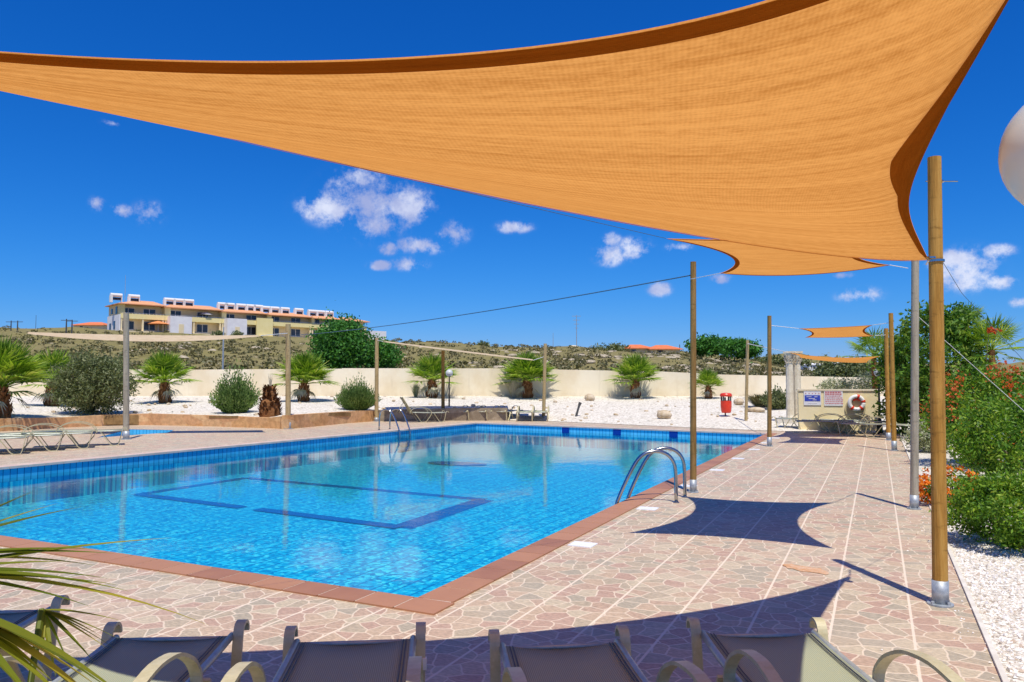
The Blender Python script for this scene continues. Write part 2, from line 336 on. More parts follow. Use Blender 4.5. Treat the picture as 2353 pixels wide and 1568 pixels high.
# ------------------------------------------------------------------ mesh helpers
class MB:
    def __init__(s): s.v = []; s.f = []
    def add(s, vs, fs):
        o = len(s.v); s.v += [tuple(x) for x in vs]; s.f += [tuple(i+o for i in f) for f in fs]; return s
    def box(s, c, d, R=None):
        x, y, z = (k/2 for k in d)
        vs = [Vector(p) for p in ((-x, -y, -z), (x, -y, -z), (x, y, -z), (-x, y, -z), (-x, -y, z), (x, -y, z), (x, y, z), (-x, y, z))]
        if R is not None: vs = [R @ v for v in vs]
        return s.add([v+Vector(c) for v in vs], [(3, 2, 1, 0), (4, 5, 6, 7), (0, 1, 5, 4), (1, 2, 6, 5), (2, 3, 7, 6), (3, 0, 4, 7)])
    def tube(s, pts, r, n=8, cap=True):
        pts = [Vector(p) for p in pts]; k = len(pts); rs = r if isinstance(r, (list, tuple)) else [r]*k
        up = Vector((0, 0, 1)); vs = []; prev = None
        for i, p in enumerate(pts):
            d = (pts[min(i+1, k-1)]-pts[max(i-1, 0)]).normalized()
            if prev is None:
                a = up if abs(d.z) < .95 else Vector((1, 0, 0)); x = d.cross(a).normalized()
            else: x = (prev-d*prev.dot(d)).normalized()
            y = d.cross(x); prev = x
            vs += [p+(x*math.cos(2*PI*j/n)+y*math.sin(2*PI*j/n))*rs[i] for j in range(n)]
        fs = [(i*n+j, i*n+(j+1) % n, (i+1)*n+(j+1) % n, (i+1)*n+j) for i in range(k-1) for j in range(n)]
        if cap: fs += [tuple(range(n))[::-1], tuple((k-1)*n+j for j in range(n))]
        return s.add(vs, fs)
    def lathe(s, prof, c=(0, 0, 0), n=16, R=None):
        c = Vector(c); vs = []
        for r, z in prof:
            for j in range(n):
                v = Vector((r*math.cos(2*PI*j/n), r*math.sin(2*PI*j/n), z))
                vs.append((R @ v if R is not None else v)+c)
        k = len(prof)
        fs = [(i*n+j, i*n+(j+1) % n, (i+1)*n+(j+1) % n, (i+1)*n+j) for i in range(k-1) for j in range(n)]
        fs += [tuple(range(n))[::-1], tuple((k-1)*n+j for j in range(n))]
        return s.add(vs, fs)
    def strip(s, pts, wdir, wd, th):   # flat metal band of width wd along wdir, following pts
        pts = [Vector(p) for p in pts]; k = len(pts); wv = Vector(wdir)*wd/2; vs = []
        for i, p in enumerate(pts):
            d = (pts[min(i+1, k-1)]-pts[max(i-1, 0)]).normalized(); nrm = d.cross(Vector(wdir)).normalized()*th/2
            vs += [p-wv-nrm, p+wv-nrm, p+wv+nrm, p-wv+nrm]
        fs = [(i*4+j, i*4+(j+1) % 4, i*4+4+(j+1) % 4, i*4+4+j) for i in range(k-1) for j in range(4)]+[(3, 2, 1, 0), tuple((k-1)*4+j for j in range(4))]
        return s.add(vs, fs)
    def ball(s, c, r, n=12, m=8, jit=0, rnd=None):
        c = Vector(c); R = r if isinstance(r, (tuple, list)) else (r, r, r); vs = []; k = 0
        for i in range(m+1):
            th = PI*i/m
            for j in range(n):
                q = 1+(rnd.uniform(-jit, jit) if rnd and 0 < i < m else 0)
                vs.append(c+Vector((R[0]*math.sin(th)*math.cos(2*PI*j/n), R[1]*math.sin(th)*math.sin(2*PI*j/n), R[2]*math.cos(th)))*q)
        fs = [(i*n+j, (i+1)*n+j, (i+1)*n+(j+1) % n, i*n+(j+1) % n) for i in range(m) for j in range(n)]
        return s.add(vs, fs)
    def np(s, v, f):
        o = len(s.v); s.v += [tuple(x) for x in v.tolist()]; s.f += [tuple(x) for x in (f+o).tolist()]; return s
    def build(s, name, m, parent=None, loc=None, smooth=False, kind=None):
        me = bpy.data.meshes.new(name); me.from_pydata(s.v, [], s.f); me.update()
        me.materials.append(M[m] if isinstance(m, str) else m)
        if smooth: me.polygons.foreach_set('use_smooth', [True]*len(me.polygons))
        o = bpy.data.objects.new(name, me); sc.collection.objects.link(o)
        if parent is not None: o.parent = parent
        if loc is not None: o.location = loc
        if kind: o['kind'] = kind
        return o
def weld(o):
    bm = bmesh.new(); bm.from_mesh(o.data); bmesh.ops.remove_doubles(bm, verts=bm.verts, dist=1e-4); bmesh.ops.recalc_face_normals(bm, faces=bm.faces); bm.to_mesh(o.data); bm.free(); return o
def tag(o, label, cat, group=None, kind=None):
    o['label'] = label; o['category'] = cat
    if group: o['group'] = group
    if kind: o['kind'] = kind
    return o
def empty(name, loc=(0, 0, 0), rz=0., label=None, cat=None, group=None):
    o = bpy.data.objects.new(name, None); sc.collection.objects.link(o); o.location = loc; o.rotation_euler = (0, 0, rz); o.empty_display_size = .2
    if label: tag(o, label, cat, group)
    return o
def copy_tree(o, parent=None):
    c = o.copy(); sc.collection.objects.link(c)
    if parent is not None: c.parent = parent
    for ch in list(o.children): copy_tree(ch, c)
    return c
def dup(root, loc, rz=0., label=None, cat=None, group=None, scale=None):
    c = copy_tree(root); c.location = loc; c.rotation_euler = (0, 0, rz)
    if label: c['label'] = label
    if cat: c['category'] = cat
    if group: c['group'] = group
    if scale: c.scale = (scale,)*3 if isinstance(scale, (int, float)) else scale
    return c
def sheet(name, polys, z, m, kind='structure', holes=()):
    mb = MB()
    loops = [[Vector((x, y, 0)) for x, y in polys]]+[[Vector((x, y, 0)) for x, y in h] for h in holes]
    tris = geometry.tessellate_polygon(loops); flat = [(v.x, v.y, z) for l in loops for v in l]
    fs = []
    for tr in tris:
        a, b, c = (Vector(flat[i]) for i in tr)
        fs.append(tuple(tr) if (b-a).cross(c-a).z > 0 else tuple(tr[::-1]))
    mb.add(flat, fs); return mb.build(name, m, kind=kind)

# ------------------------------------------------------------------ ground, pool
POOL = [(-2.97, 4.78), (-2.97, 24.15), (-13.6, 25.85), (-14.45, 5.1)]      # near right, far right, far left, near left
NR, FR_, FL_, NL = [Vector((x, y, 0)) for x, y in POOL]
KID = [tuple(G(x, y).xy) for x, y in ((222, 1006), (296, 986.8), (400, 988.6), (384, 994.5))]
sheet('deck', [(.55, -5), (.55, 24.9), (-1, 26), (-8.1, 31), (-40, 36), (-40, -5)], 0, 'deck_tile', holes=[POOL, KID])
# walls of the pool: a tile band at the waterline on every side, caustic-flecked tile below
def wallpiece(name, a, b, z0, z1, m, off=0.):
    mb = MB(); a = Vector(a); b = Vector(b); mb.add([(a.x, a.y, z0), (b.x, b.y, z0), (b.x, b.y, z1), (a.x, a.y, z1)], [(0, 1, 2, 3)]); return mb.build(name, m, kind='structure')
ring = [NR, FR_, FL_, NL]
for i in range(4):
    a, b = ring[i], ring[(i+1) % 4]
    wallpiece('pool_wall', a, b, -.75, -.27, 'pool_caustic_tile'); wallpiece('waterline_band', a, b, -.27, -.005, 'band_tile_y' if i in (0, 2) else 'band_tile_x')
sheet('pool_floor', POOL, -.7, 'pool_caustic_tile')
sheet('water', POOL, -.2, 'pool_water')
wl = [Vector((x, y, 0)) for x, y in KID]
for i in range(4): wallpiece('pool_wall', wl[i], wl[(i+1) % 4], -.5, -.005, 'band_tile_x')
sheet('pool_floor', KID, -.30, 'pool_caustic_tile'); sheet('water', KID, -.14, 'pool_water')
# navy outline on the pool floor
mk = [G(x, y, -.69) for x, y in ((317, 1136), (565, 1098), (1113, 1148), (920, 1212))]
def bar(mb, a, b, wd, z):
    a = Vector((a.x, a.y, 0)); b = Vector((b.x, b.y, 0)); n = (b-a).normalized().cross(Vector((0, 0, 1)))*wd/2
    mb.add([(p.x, p.y, z) for p in (a+n, b+n, b-n, a-n)], [(0, 1, 2, 3)])
mb = MB(); cen = sum(mk, Vector())/4; wd = .26
for i in range(4):
    a, b = mk[i], mk[(i+1) % 4]; ins = (cen-(a+b)/2).normalized()*wd/2
    if i < 3: bar(mb, a, b, .42 if i == 2 else wd, -.694-.0015*i)
    else:
        c1 = b.lerp(a, .52); c2 = b.lerp(a, .46); bar(mb, b, c2, wd, -.686); bar(mb, c1, a, wd, -.6835)
o = mb.build('floor_marking', 'navy_tile', kind='structure')
mb = MB(); dr = G(1050, 1066, -.69); mb.add([(dr.x+.9*math.cos(k/20*2*PI), dr.y+.45*math.sin(k/20*2*PI), -.68) for k in range(20)], [tuple(range(20))]); mb.build('floor_ellipse', 'navy_tile', kind='structure')  # dark navy ellipse on the pool floor
# lane squares on the far band
dv = (FL_-FR_).normalized(); dn = Vector((-dv.y, dv.x, 0))
for i, (px, lab) in enumerate(((1247, 'leftmost'), (1413, 'middle'), (1580, 'rightmost, half behind the brown post'))):
    g = G(px, 985); tt = (g-FR_).dot(dv); c = FR_+dv*tt
    mb = MB(); R = Matrix.Rotation(math.atan2(dv.y, dv.x), 3, 'Z'); mb.box((c.x+dn.x*.006, c.y+dn.y*.006, -.12), (.28, .016, .215), R)
    tag(mb.build('lane_marker', 'navy_tile'), 'navy blue tile square on the far waterline band, '+lab, 'tile marker', 'navy lane squares on the far pool edge')
# coping: terracotta tiles on the right and near edges, pale pink on the others
def coping(a, b, n_out, m, ln=.33, wd=.26, ext=(0, 0), nosing=.03):
    a = Vector(a); b = Vector(b); d = (b-a).normalized(); L = (b-a).length; o = n_out*wd; mb = MB(); k = int(L/ln); st = -ext[0]
    cnt = round((L+ext[0]+ext[1])/ln); step = (L+ext[0]+ext[1])/cnt
    for i in range(cnt):
        p = a+d*(st+i*step+.005); q = a+d*(st+(i+1)*step-.005); e = -n_out*nosing
        mb.add([(v.x, v.y, z) for z in (-.03, .012) for v in (p+e, q+e, q+o, p+o)], [(3, 2, 1, 0), (4, 5, 6, 7), (0, 1, 5, 4), (1, 2, 6, 5), (2, 3, 7, 6), (3, 0, 4, 7)])
    return mb.build('coping', m, kind='structure')
coping(NR, FR_, Vector((1, 0, 0)), 'terracotta', wd=.25, ext=(-.034, .25))
coping(NR, NL, Vector((0, -1, 0)), 'terracotta', wd=.25, ext=(.28, .2))
coping(FR_, FL_, Vector((.16, 1, 0)).normalized(), 'pink_coping', wd=.28, ext=(.0, .2))
coping(FL_, NL, Vector((-1, .04, 0)).normalized(), 'pink_coping', wd=.28, ext=(.0, .1))
sheet('coping_bed', [(-2.73, 4.54), (-2.73, 24.3), (-2.96, 24.3), (-2.96, 4.79), (-14.6, 5.10), (-14.6, 4.85)], .0095, 'kerb_stone')
for i, (y, k) in enumerate(((7.04, 'nearest'), (9.35, 'second'), (11.6, 'third'), (13.9, 'fourth'), (16.15, 'fifth'), (18.45, 'sixth'), (20.5, 'seventh'), (22.4, 'farthest'))):
    mb = MB(); mb.box((-2.56, y, .005), (.235, .2, .01))
    tag(mb.build('depth_plate', 'plate_white'), 'flat white tile plate on the deck beside the right pool edge, %s from the camera' % k, 'floor plate', 'white plates along the right pool edge')
# rusty stain
mb = MB(); pts = []
rnd = random.Random(4)
for k in range(18):
    a = 2*PI*k/18; pts.append((-.56+.19*math.cos(a)*rnd.uniform(.85, 1.1), 6.92+.12*math.sin(a)*rnd.uniform(.6, 1.2)-.35*(.19*math.cos(a)), .004))
mb.add(pts, [tuple(range(18))]); mb.build('floor_stain', 'rust', kind='structure')

# right hand gravel, with real pebbles near the camera
sheet('gravel', [(.55, -5), (60, -5), (60, 60), (.55, 36)], .004, 'white_gravel')
mb = MB(); mb.box((.565, 9.9, .004), (.03, 29.6, .03)); mb.build('deck_edging', 'kerb_stone', kind='structure')
rng = np.random.default_rng(3)
def pebbles(name, n, xf, yf, m, s=(.008, .02)):
    base = np.array([(1, 0, 0), (-.5, .8, .1), (-.5, -.8, 0), (.1, .1, .75), (0, 0, -.5)]); fc = np.array([(0, 1, 3), (1, 2, 3), (2, 0, 3), (1, 0, 4), (2, 1, 4), (0, 2, 4)])
    X = xf(n); Y = yf(n); S = rng.uniform(*s, n); a = rng.uniform(0, 2*PI, n); V = base[None]*S[:, None, None]*rng.uniform(.6, 1.3, (n, 5, 3))
    ca, sa = np.cos(a)[:, None], np.sin(a)[:, None]; x = V[:, :, 0]*ca-V[:, :, 1]*sa; y = V[:, :, 0]*sa+V[:, :, 1]*ca
    V = np.stack([x+X[:, None], y+Y[:, None], V[:, :, 2]+S[:, None]*.35], 2).reshape(-1, 3); Fc = (fc[None]+np.arange(n)[:, None, None]*5).reshape(-1, 3)
    mb = MB(); mb.np(V, Fc); return mb.build(name, m, kind='stuff')
def f_peb(t):
    r = t.a('ShaderNodeNewGeometry').outputs['Random Per Island']
    return pri(t, t.ramp(r, [(0, (.40, .33, .26)), (.15, (.68, .62, .53)), (.5, (.84, .80, .74)), (.9, (.93, .90, .86)), (1, (.55, .42, .30))]), .75, 0, None, .2)
mat('pebble', f_peb)
pebbles('pebbles', 16000, lambda n: .6+rng.beta(1, 1.3, n)*2.6, lambda n: 3.6+rng.beta(1.1, 1.6, n)*7.5, 'pebble')
pebbles('stray_pebbles', 260, lambda n: .55-rng.exponential(.12, n), lambda n: 4.5+rng.uniform(0, 1, n)*14, 'pebble', (.005, .012))

# retaining wall and gravel garden
rw_b = [(-420, 1012), (-150, 1000), (0, 992), (150, 983), (260, 978), (340, 977), (480, 980), (613, 984.5), (662, 986.5), (735, 979.5), (799, 973), (860, 968.5), (968, 967.6), (1038, 967.2), (1100, 967), (1166, 966.8)]
rw_t = [973, 966, 962.5, 959.5, 953, 951, 955, 960.5, 955, 950, 946, 943.5, 940.2, 938.5, 938, 938]
RB = [G(x, y) for x, y in rw_b]
RTz = [W(rw_b[i][0], rw_t[i], RB[i].dot(HD)).z for i in range(len(RB))]
def retwall(i0, i1, m, label, name='retaining_wall'):
    mb = MB()
    for i in range(i0, i1):
        a, b = RB[i], RB[i+1]; n = Vector((-(b-a).y, (b-a).x, 0)).normalized()*.25
        vs = [(a.x, a.y, -.02), (b.x, b.y, -.02), (b.x+n.x, b.y+n.y, -.02), (a.x+n.x, a.y+n.y, -.02), (a.x, a.y, RTz[i]), (b.x, b.y, RTz[i+1]), (b.x+n.x, b.y+n.y, RTz[i+1]), (a.x+n.x, a.y+n.y, RTz[i])]
        mb.add(vs, [(4, 5, 6, 7), (0, 1, 5, 4), (1, 2, 6, 5), (2, 3, 7, 6), (3, 0, 4, 7)])
    o = mb.build(name, m); return tag(o, label, 'wall')
ret1 = retwall(0, 11, 'sandstone', 'long low sandstone retaining wall curving in front of the white gravel garden')
ret2 = retwall(11, 15, 'brown_stone', 'low dark brown stone wall behind the far loungers and lamp post')
for i, (x0, x1, y0, y1) in enumerate(((238, 318, 954.5, 976), (480, 547, 956, 961), (748, 806, 948.5, 956))):
    # darker slabs set into the face of the wall
    def onwall(x, y):
        for k in range(len(RB)-1):
            if rw_b[k][0] <= x <= rw_b[k+1][0]:
                tt = (x-rw_b[k][0])/(rw_b[k+1][0]-rw_b[k][0]); D = RB[k].dot(HD)*(1-tt)+RB[k+1].dot(HD)*tt; return W(x, y, D-.02)
    mb = MB(); a, b, c, d = onwall(x0, y1), onwall(x1, y1), onwall(x1, y0), onwall(x0, y0); n = HD*.03
    mb.add([a, b, c, d, a+n, b+n, c+n, d+n], [(0, 1, 2, 3), (0, 4, 5, 1), (1, 5, 6, 2), (2, 6, 7, 3), (3, 7, 4, 0)])
    mb.build('stone_slab', 'dark_slab', ret1)
DW = 40.
def ztop(x):  # top edge of the boundary wall
    xs = [-500, 0, 400, 785, 786, 1215, 1300, 1520, 1657, 1803, 1900, 2040, 2400]; ys = [846, 848, 850, 852, 843, 847, 850, 854, 861, 864, 866, 869, 872]
    return float(np.interp(x, xs, ys))
def gstart(x):
    if x <= 1166:
        xs = [p[0] for p in rw_b]; D = float(np.interp(x, xs, [p.dot(HD) for p in RB])); z = float(np.interp(x, xs, RTz))-.03
        return D+.22, z
    y = float(np.interp(x, [1166, 1250, 1441, 1600, 1716, 1800, 2100], [966, 967.5, 976, 983, 988, 991, 997])); g = G(x, y, .01)
    return g.dot(HD), .01
def gz(x, t):
    D0, z0 = gstart(x); z1 = H-(909-HY)*DW/F if x < 1700 else H-(909-HY)*DW/F
    return D0+(DW+.6-D0)*t, z0+(z1-z0)*t
def garden(x, y):   # ground point of the garden seen at x, y
    for k in range(801):
        D, z = gz(x, k/800); p = H-(0)+0; yy = HY-(z-H)*F/D if False else None
        pt = W(x, 900, D); 
        d = ray(x, y); q = CAM+d*(D/d.dot(HD))
        if q.z >= z-1e-3 and k > 0 and q.z-z > -.002: pass
        if q.z <= z: return Vector((q.x, q.y, z))
    D, z = gz(x, 1.); q = W(x, y, D); return Vector((q.x, q.y, z))
cols = list(range(-420, 1160, 25))+[1160, 1166, 1172, 1185]+list(range(1200, 2101, 25)); nr = 14; vs = []; fs = []
rg = random.Random(8)
for ix, x in enumerate(cols):
    for k in range(nr+1):
        D, z = gz(x, k/nr); p = W(x, 900, D); hump = .03*math.sin(x*.031+k)*math.sin(PI*k/nr)
        vs.append((p.x, p.y, z+hump))
for i in range(len(cols)-1):
    for k in range(nr): fs.append((i*(nr+1)+k, (i+1)*(nr+1)+k, (i+1)*(nr+1)+k+1, i*(nr+1)+k+1))
MB().add(vs, fs).build('gravel_garden', 'garden_gravel', kind='structure', smooth=True)
# boundary wall in two runs
def bwall(xs, label):
    mb = MB()
    for a, b in zip(xs[:-1], xs[1:]):
        ya = ztop(a+.01); yb = ztop(b-.01); pa = W(a, ya, DW); pb = W(b, yb, DW); n = HD*.2
        vs = [Vector((pa.x, pa.y, -.5)), Vector((pb.x, pb.y, -.5)), pb, pa]
        vs += [v+n for v in vs]; mb.add(vs, [(0, 1, 2, 3), (3, 2, 6, 7), (0, 3, 7, 4), (1, 5, 6, 2), (5, 4, 7, 6)])
    return tag(mb.build('boundary_wall', 'cream_wall'), label, 'wall')
bwall([-500, 0, 400, 785.5], 'plain cream boundary wall at the back of the garden, lower left run behind the palms')
bwall([785.6, 1215, 1300, 1520, 1657, 1803, 1900, 2040, 2400], 'plain cream boundary wall at the back of the garden, right run starting with a step up')

# ------------------------------------------------------------------ terrain beyond
def interp(x, pts): return float(np.interp(x, [p[0] for p in pts], [p[1] for p in pts]))
SIL = [(-900, 752), (0, 753), (232, 757), (560, 771), (842, 777), (942, 783), (1098, 792), (1300, 800), (1558, 809), (1716, 824), (1803, 846), (1900, 860), (2100, 866), (3300, 868)]
DRI = [(-900, 160), (232, 165), (842, 208), (950, 175), (1300, 160), (3300, 160)]
FAR = [(-900, 845), (1600, 845), (1700, 832), (1765, 820), (1850, 817), (1930, 824), (2000, 830), (2100, 836), (2353, 831), (2600, 836), (3300, 840)]
def tz(x, D):
    Dr = interp(x, DRI); zr = H+(HY-interp(x, SIL))*Dr/F; z0 = H-(870-HY)*44/F if x < 1700 else 1.0
    if D <= 44: return .9
    if D <= Dr: t = (D-44)/(Dr-44); return 1.0+(zr-1.0)*t**1.12
    zf = H+(HY-interp(x, FAR))*900/F; De = 265
    if D <= De: return zr
    if D <= 500: return zr+(min(zr, 3)-zr)*(D-De)/(500-De)
    if D <= 900: return min(zr, 3)+(zf-min(zr, 3))*(D-500)/400
    return zf*max(0, 1-(D-900)/3000)
rt_ = random.Random(2)
cx = list(range(-900, 3301, 20)); Ds = [40.7, 44, 48, 53, 59, 66, 74, 83, 93, 104, 116, 130, 145, 160, 175, 190, 208, 225, 265, 330, 420, 500, 600, 720, 830, 900, 1100, 1600, 4000]
vs = []; fs = []
for x in cx:
    for D in Ds:
        p = W(x, 870, D); z = tz(x, D)
        amp = .0 if D < 45 else min(.5, (D-40)*.006)*(1 if D < 240 else (6 if 650 < D < 1000 else 1))
        if 160 < D < 240 and x < 900: amp *= .1
        z += amp*(math.sin(p.x*.21+p.y*.13)+math.sin(p.x*.09-p.y*.17+2)+rt_.uniform(-.7, .7))*.5
        vs.append((p.x, p.y, z))
nD = len(Ds)
for i in range(len(cx)-1):
    for k in range(nD-1): fs.append((i*nD+k, (i+1)*nD+k, (i+1)*nD+k+1, i*nD+k+1))
hill = MB().add(vs, fs).build('hillside', 'scrubland', kind='structure', smooth=True)
sheet('ground', [(-6000, -6000), (6000, -6000), (6000, 6000), (-6000, 6000)], -1.0, 'base_sand')
def onhill(x, D):
    p = W(x, 870, D); return Vector((p.x, p.y, tz(x, D)))
# scrub tufts and pale rocks
def quads(P, U, Vv):  # centers, half vectors
    n = len(P); v = np.stack([P-U-Vv, P+U-Vv*.3, P+U*.2+Vv, P-U*.8+Vv*.6], 1).reshape(-1, 3); f = np.arange(n*4).reshape(-1, 4); return v, f
def rdir(n):
    v = rng.normal(size=(n, 3)); return v/np.linalg.norm(v, axis=1, keepdims=True)
def leafcards(P, size, asp=.45, flat=0.):
    n = len(P); d = rdir(n); d[:, 2] *= (1-flat); d /= np.linalg.norm(d, axis=1, keepdims=True); e = np.cross(d, rdir(n)); e /= np.linalg.norm(e, axis=1, keepdims=True)
    s = size*rng.uniform(.6, 1.4, (n, 1)); v = np.stack([P-d*s, P+e*s*asp, P+d*s, P-e*s*asp], 1).reshape(-1, 3); return v, np.arange(n*4).reshape(-1, 4)
P = []; SZ = []
for k in range(4300):
    x = rt_.uniform(-300, 2300); D = 43+(rt_.random()**1.3)*150
    if D > 150 and x < 900: 
        if rt_.random() < .7: continue
    c = onhill(x, D); r = rt_.uniform(.3, .95); h = r*rt_.uniform(.55, .95); n = 24
    q = rdir(n)*rng.uniform(.5, 1, (n, 1))*np.array([r*.8, r*.8, h*.5])+np.array([c.x, c.y, c.z+h*.4]); P.append(q); SZ += [.07+r*.10]*n
P = np.concatenate(P); v, f = leafcards(P, np.array(SZ)[:, None], .7); MB().np(v, f).build('scrub', 'scrub_leaf', kind='stuff')
mb = MB()
for k in range(420):
    x = rt_.uniform(0, 2100) if rt_.random() < .4 else rt_.uniform(1150, 2050); D = 44+(rt_.random()**1.2)*100; c = onhill(x, D); r = rt_.uniform(.12, .42)*(1+D/200)
    mb.ball((c.x, c.y, c.z), (r*1.5, r*1.1, r*.55), 7, 4, .25, rt_)
mb.build('rocks', 'pale_rock', kind='stuff')

# ------------------------------------------------------------------ shade posts
def post(name, base, top, r, m, label, sleeve=.22, plate=True):
    b = Vector(base); tpt = Vector(top)-b
    e = empty(name, b, 0, label, 'post', 'wooden posts holding the shade sails')
    n = 12; pts = [tpt*(k/n) for k in range(n+1)]; rr = [r*(1.04-.09*k/n)*(1+rnd.uniform(-.012, .012)) for k in range(n+1)]
    pts[0] = tpt*(sleeve*.8/tpt.length)
    MB().tube(pts, rr, 18).build('pole', m, e, smooth=False)
    MB().tube([(0, 0, 0.0), tpt*(sleeve/tpt.length)], r*1.12, 20).build('sleeve', 'galv', e, smooth=True)
    if plate:
        mb = MB(); mb.lathe([(r*1.75, 0.001), (r*1.75, .012), (r*1.6, .014)], n=20)
        for k in range(4): a = PI/4+k*PI/2; mb.lathe([(.012, .012), (.012, .03)], (r*1.45*math.cos(a), r*1.45*math.sin(a), 0), 6)
        mb.build('base_plate', 'galv', e)
    return e
def ppost(bx, by, tx, ty, r, m, label, **k):
    b = G(bx, by, k.pop('z', 0.)); return post('shade_post', b, W(tx, ty, b.dot(HD)), r, m, label, **k)
ppost(2161, 1390, 2147, 362, .048, 'amber_wood', 'thick amber wooden post in the right foreground beside the gravel', sleeve=.17)
ppost(2101, 1170, 2103, 597, .046, 'grey_wood', 'weathered grey wooden post just left of the thick amber foreground post', sleeve=.17)
ppost(1593, 1132, 1593, 602, .043, 'brown_wood', 'brown wooden post beside the near pool ladder on the right pool edge', sleeve=.18)
ppost(1768, 1026, 1768, 726, .05, 'brown_wood', 'brown wooden post at the far right corner of the pool')
ppost(2055, 1036, 2047, 720, .052, 'amber_wood', 'taller amber post of the close pair at the far end of the deck')
ppost(2042, 1012, 2036, 755, .055, 'amber_wood', 'shorter amber post of the close pair, just left of the taller one', sleeve=.2)
ppost(1714, 977, 1718, 782, .055, 'pale_wood', 'thin pale post right of the red litter bin', sleeve=.15)
ppost(290, 1010, 290, 720, .075, 'grey_wood', 'leftmost post, grey, standing by the small pool and the left loungers')
ppost(662, 986, 662, 745, .085, 'pale_wood', 'pale post at the corner of the sandstone wall, right of the cut palm stump')
gp = G(865, 968.8); post('shade_post', gp, W(866, 777, gp.dot(HD)), .075, 'pale_wood', 'pale post in front of the round rosemary bush by the far ladder', sleeve=.15)
ppost(1018, 966, 1018, 806, .07, 'brown_wood', 'post standing just left of the black globe lamp behind the far loungers', sleeve=.15)
ppost(1249, 965, 1253, 790, .07, 'pale_wood', 'pale post at the right end of the row of far loungers', sleeve=.15)

# ------------------------------------------------------------------ sails
def bez3(a, b, c, d, t): return a*(1-t)**3+b*3*t*(1-t)**2+c*3*t*t*(1-t)+d*t**3
def coons(name, E0, E1, S0, S1, m, nu=40, nv=24, parent=None, wr=0.):
    # E0,E1: curves u->pt at v=0,1 ; S0,S1: curves v->pt at u=0,1
    vs = []; fs = []; uv = []
    for j in range(nv+1):
        v = j/nv
        for i in range(nu+1):
            u = i/nu
            p = E0(u)*(1-v)+E1(u)*v+S0(v)*(1-u)+S1(v)*u-(E0(0)*(1-u)*(1-v)+E0(1)*u*(1-v)+E1(0)*(1-u)*v+E1(1)*u*v)
            z = wr*math.sin(PI*v)*math.sin(PI*min(1, u*1.2))*(math.sin(23*v+3*u)+.6*math.sin(41*v+1-2*u)+.3*math.sin(67*v+5*u))
            vs.append(p+Vector((0, 0, z))); uv.append((u, v))
    for j in range(nv):
        for i in range(nu): a = j*(nu+1)+i; fs.append((a, a+1, a+nu+2, a+nu+1))
    o = MB().add(vs, fs).build(name, m, parent, smooth=True)
    l = o.data.uv_layers.new(name='UVMap')
    for lp in o.data.loops: l.data[lp.index].uv = uv[lp.vertex_index]
    return o
def surf_of(E0, E1, S0, S1):
    return lambda u, v: E0(u)*(1-v)+E1(u)*v+S0(v)*(1-u)+S1(v)*u-(E0(0)*(1-u)*(1-v)+E0(1)*u*(1-v)+E1(0)*(1-u)*v+E1(1)*u*v)
def hem(at_, wd, m, parent, n=60, dz=-.005):
    # at_(t, s): point on the sail at t along the edge, s inwards from it
    vs = []; fs = []; uv = []
    for i in range(n+1):
        t = i/n; p = at_(t, 0); lo, hi = 0., .5; w_ = (wd(t) if callable(wd) else wd)*min(1, 14*t+.2, 14*(1-t)+.2)
        for _ in range(22):
            md = (lo+hi)/2
            if (at_(t, md)-p).length < w_: lo = md
            else: hi = md
        for k in range(4): vs.append(at_(t, lo*k/3)+Vector((0, 0, dz))); uv.append((t*3, k*.04))
    fs = [(4*i+k, 4*i+k+1, 4*i+k+5, 4*i+k+4) for i in range(n) for k in range(3)]
    o = MB().add(vs, fs).build('hem', m, parent, smooth=True); l = o.data.uv_layers.new(name='UVMap')
    for lp in o.data.loops: l.data[lp.index].uv = uv[lp.vertex_index]
    return o
V = Vector
R_ = V((.34, 5.99, 2.38)); T_ = V((.36, .98, 2.42)); L_ = V((-4.06, 1.59, 3.0))
Ef = lambda u: bez3(R_, V((-.66, 3.80, 2.08)), V((-3.18, 2.08, 2.78)), L_, u)      # far edge
En = lambda u: bez3(T_, V((.42, 2.25, 1.87)), V((-4.32, .96, 2.94)), L_, u)        # near edge
Er = lambda v: bez3(R_, V((.07, 3.73, 2.44)), V((.07, 3.08, 2.14)), T_, v)         # right edge
s1 = empty('shade_sail', R_, 0, 'large orange triangular shade sail stretched overhead in the foreground', 'shade sail')
f1 = coons('canopy', Ef, En, Er, lambda v: L_, 'sail_fabric', 90, 60, None, .004)
for o in (f1,): o.parent = s1; o.matrix_parent_inverse = Matrix.Translation(-R_)
def inw(c, target):
    def f(t):
        p = c(t); d = c(min(1, t+.01))-c(max(0, t-.01)); d.normalize(); w_ = (target-p); w_ = w_-d*w_.dot(d); return w_.normalized()
    return f
sf = surf_of(Ef, En, Er, lambda v: L_)
for at_, wd in ((lambda t, s: sf(s, t), lambda t: .078+.07*min(1, max(0, (t-.5)/.2))), (lambda t, s: sf(t, 1-s), .06), (lambda t, s: sf(t, s), .03)):
    h = hem(at_, wd, 'sail_hem' if wd != .03 else 'sail_fabric', None, 90); h.parent = s1; h.matrix_parent_inverse = Matrix.Translation(-R_)
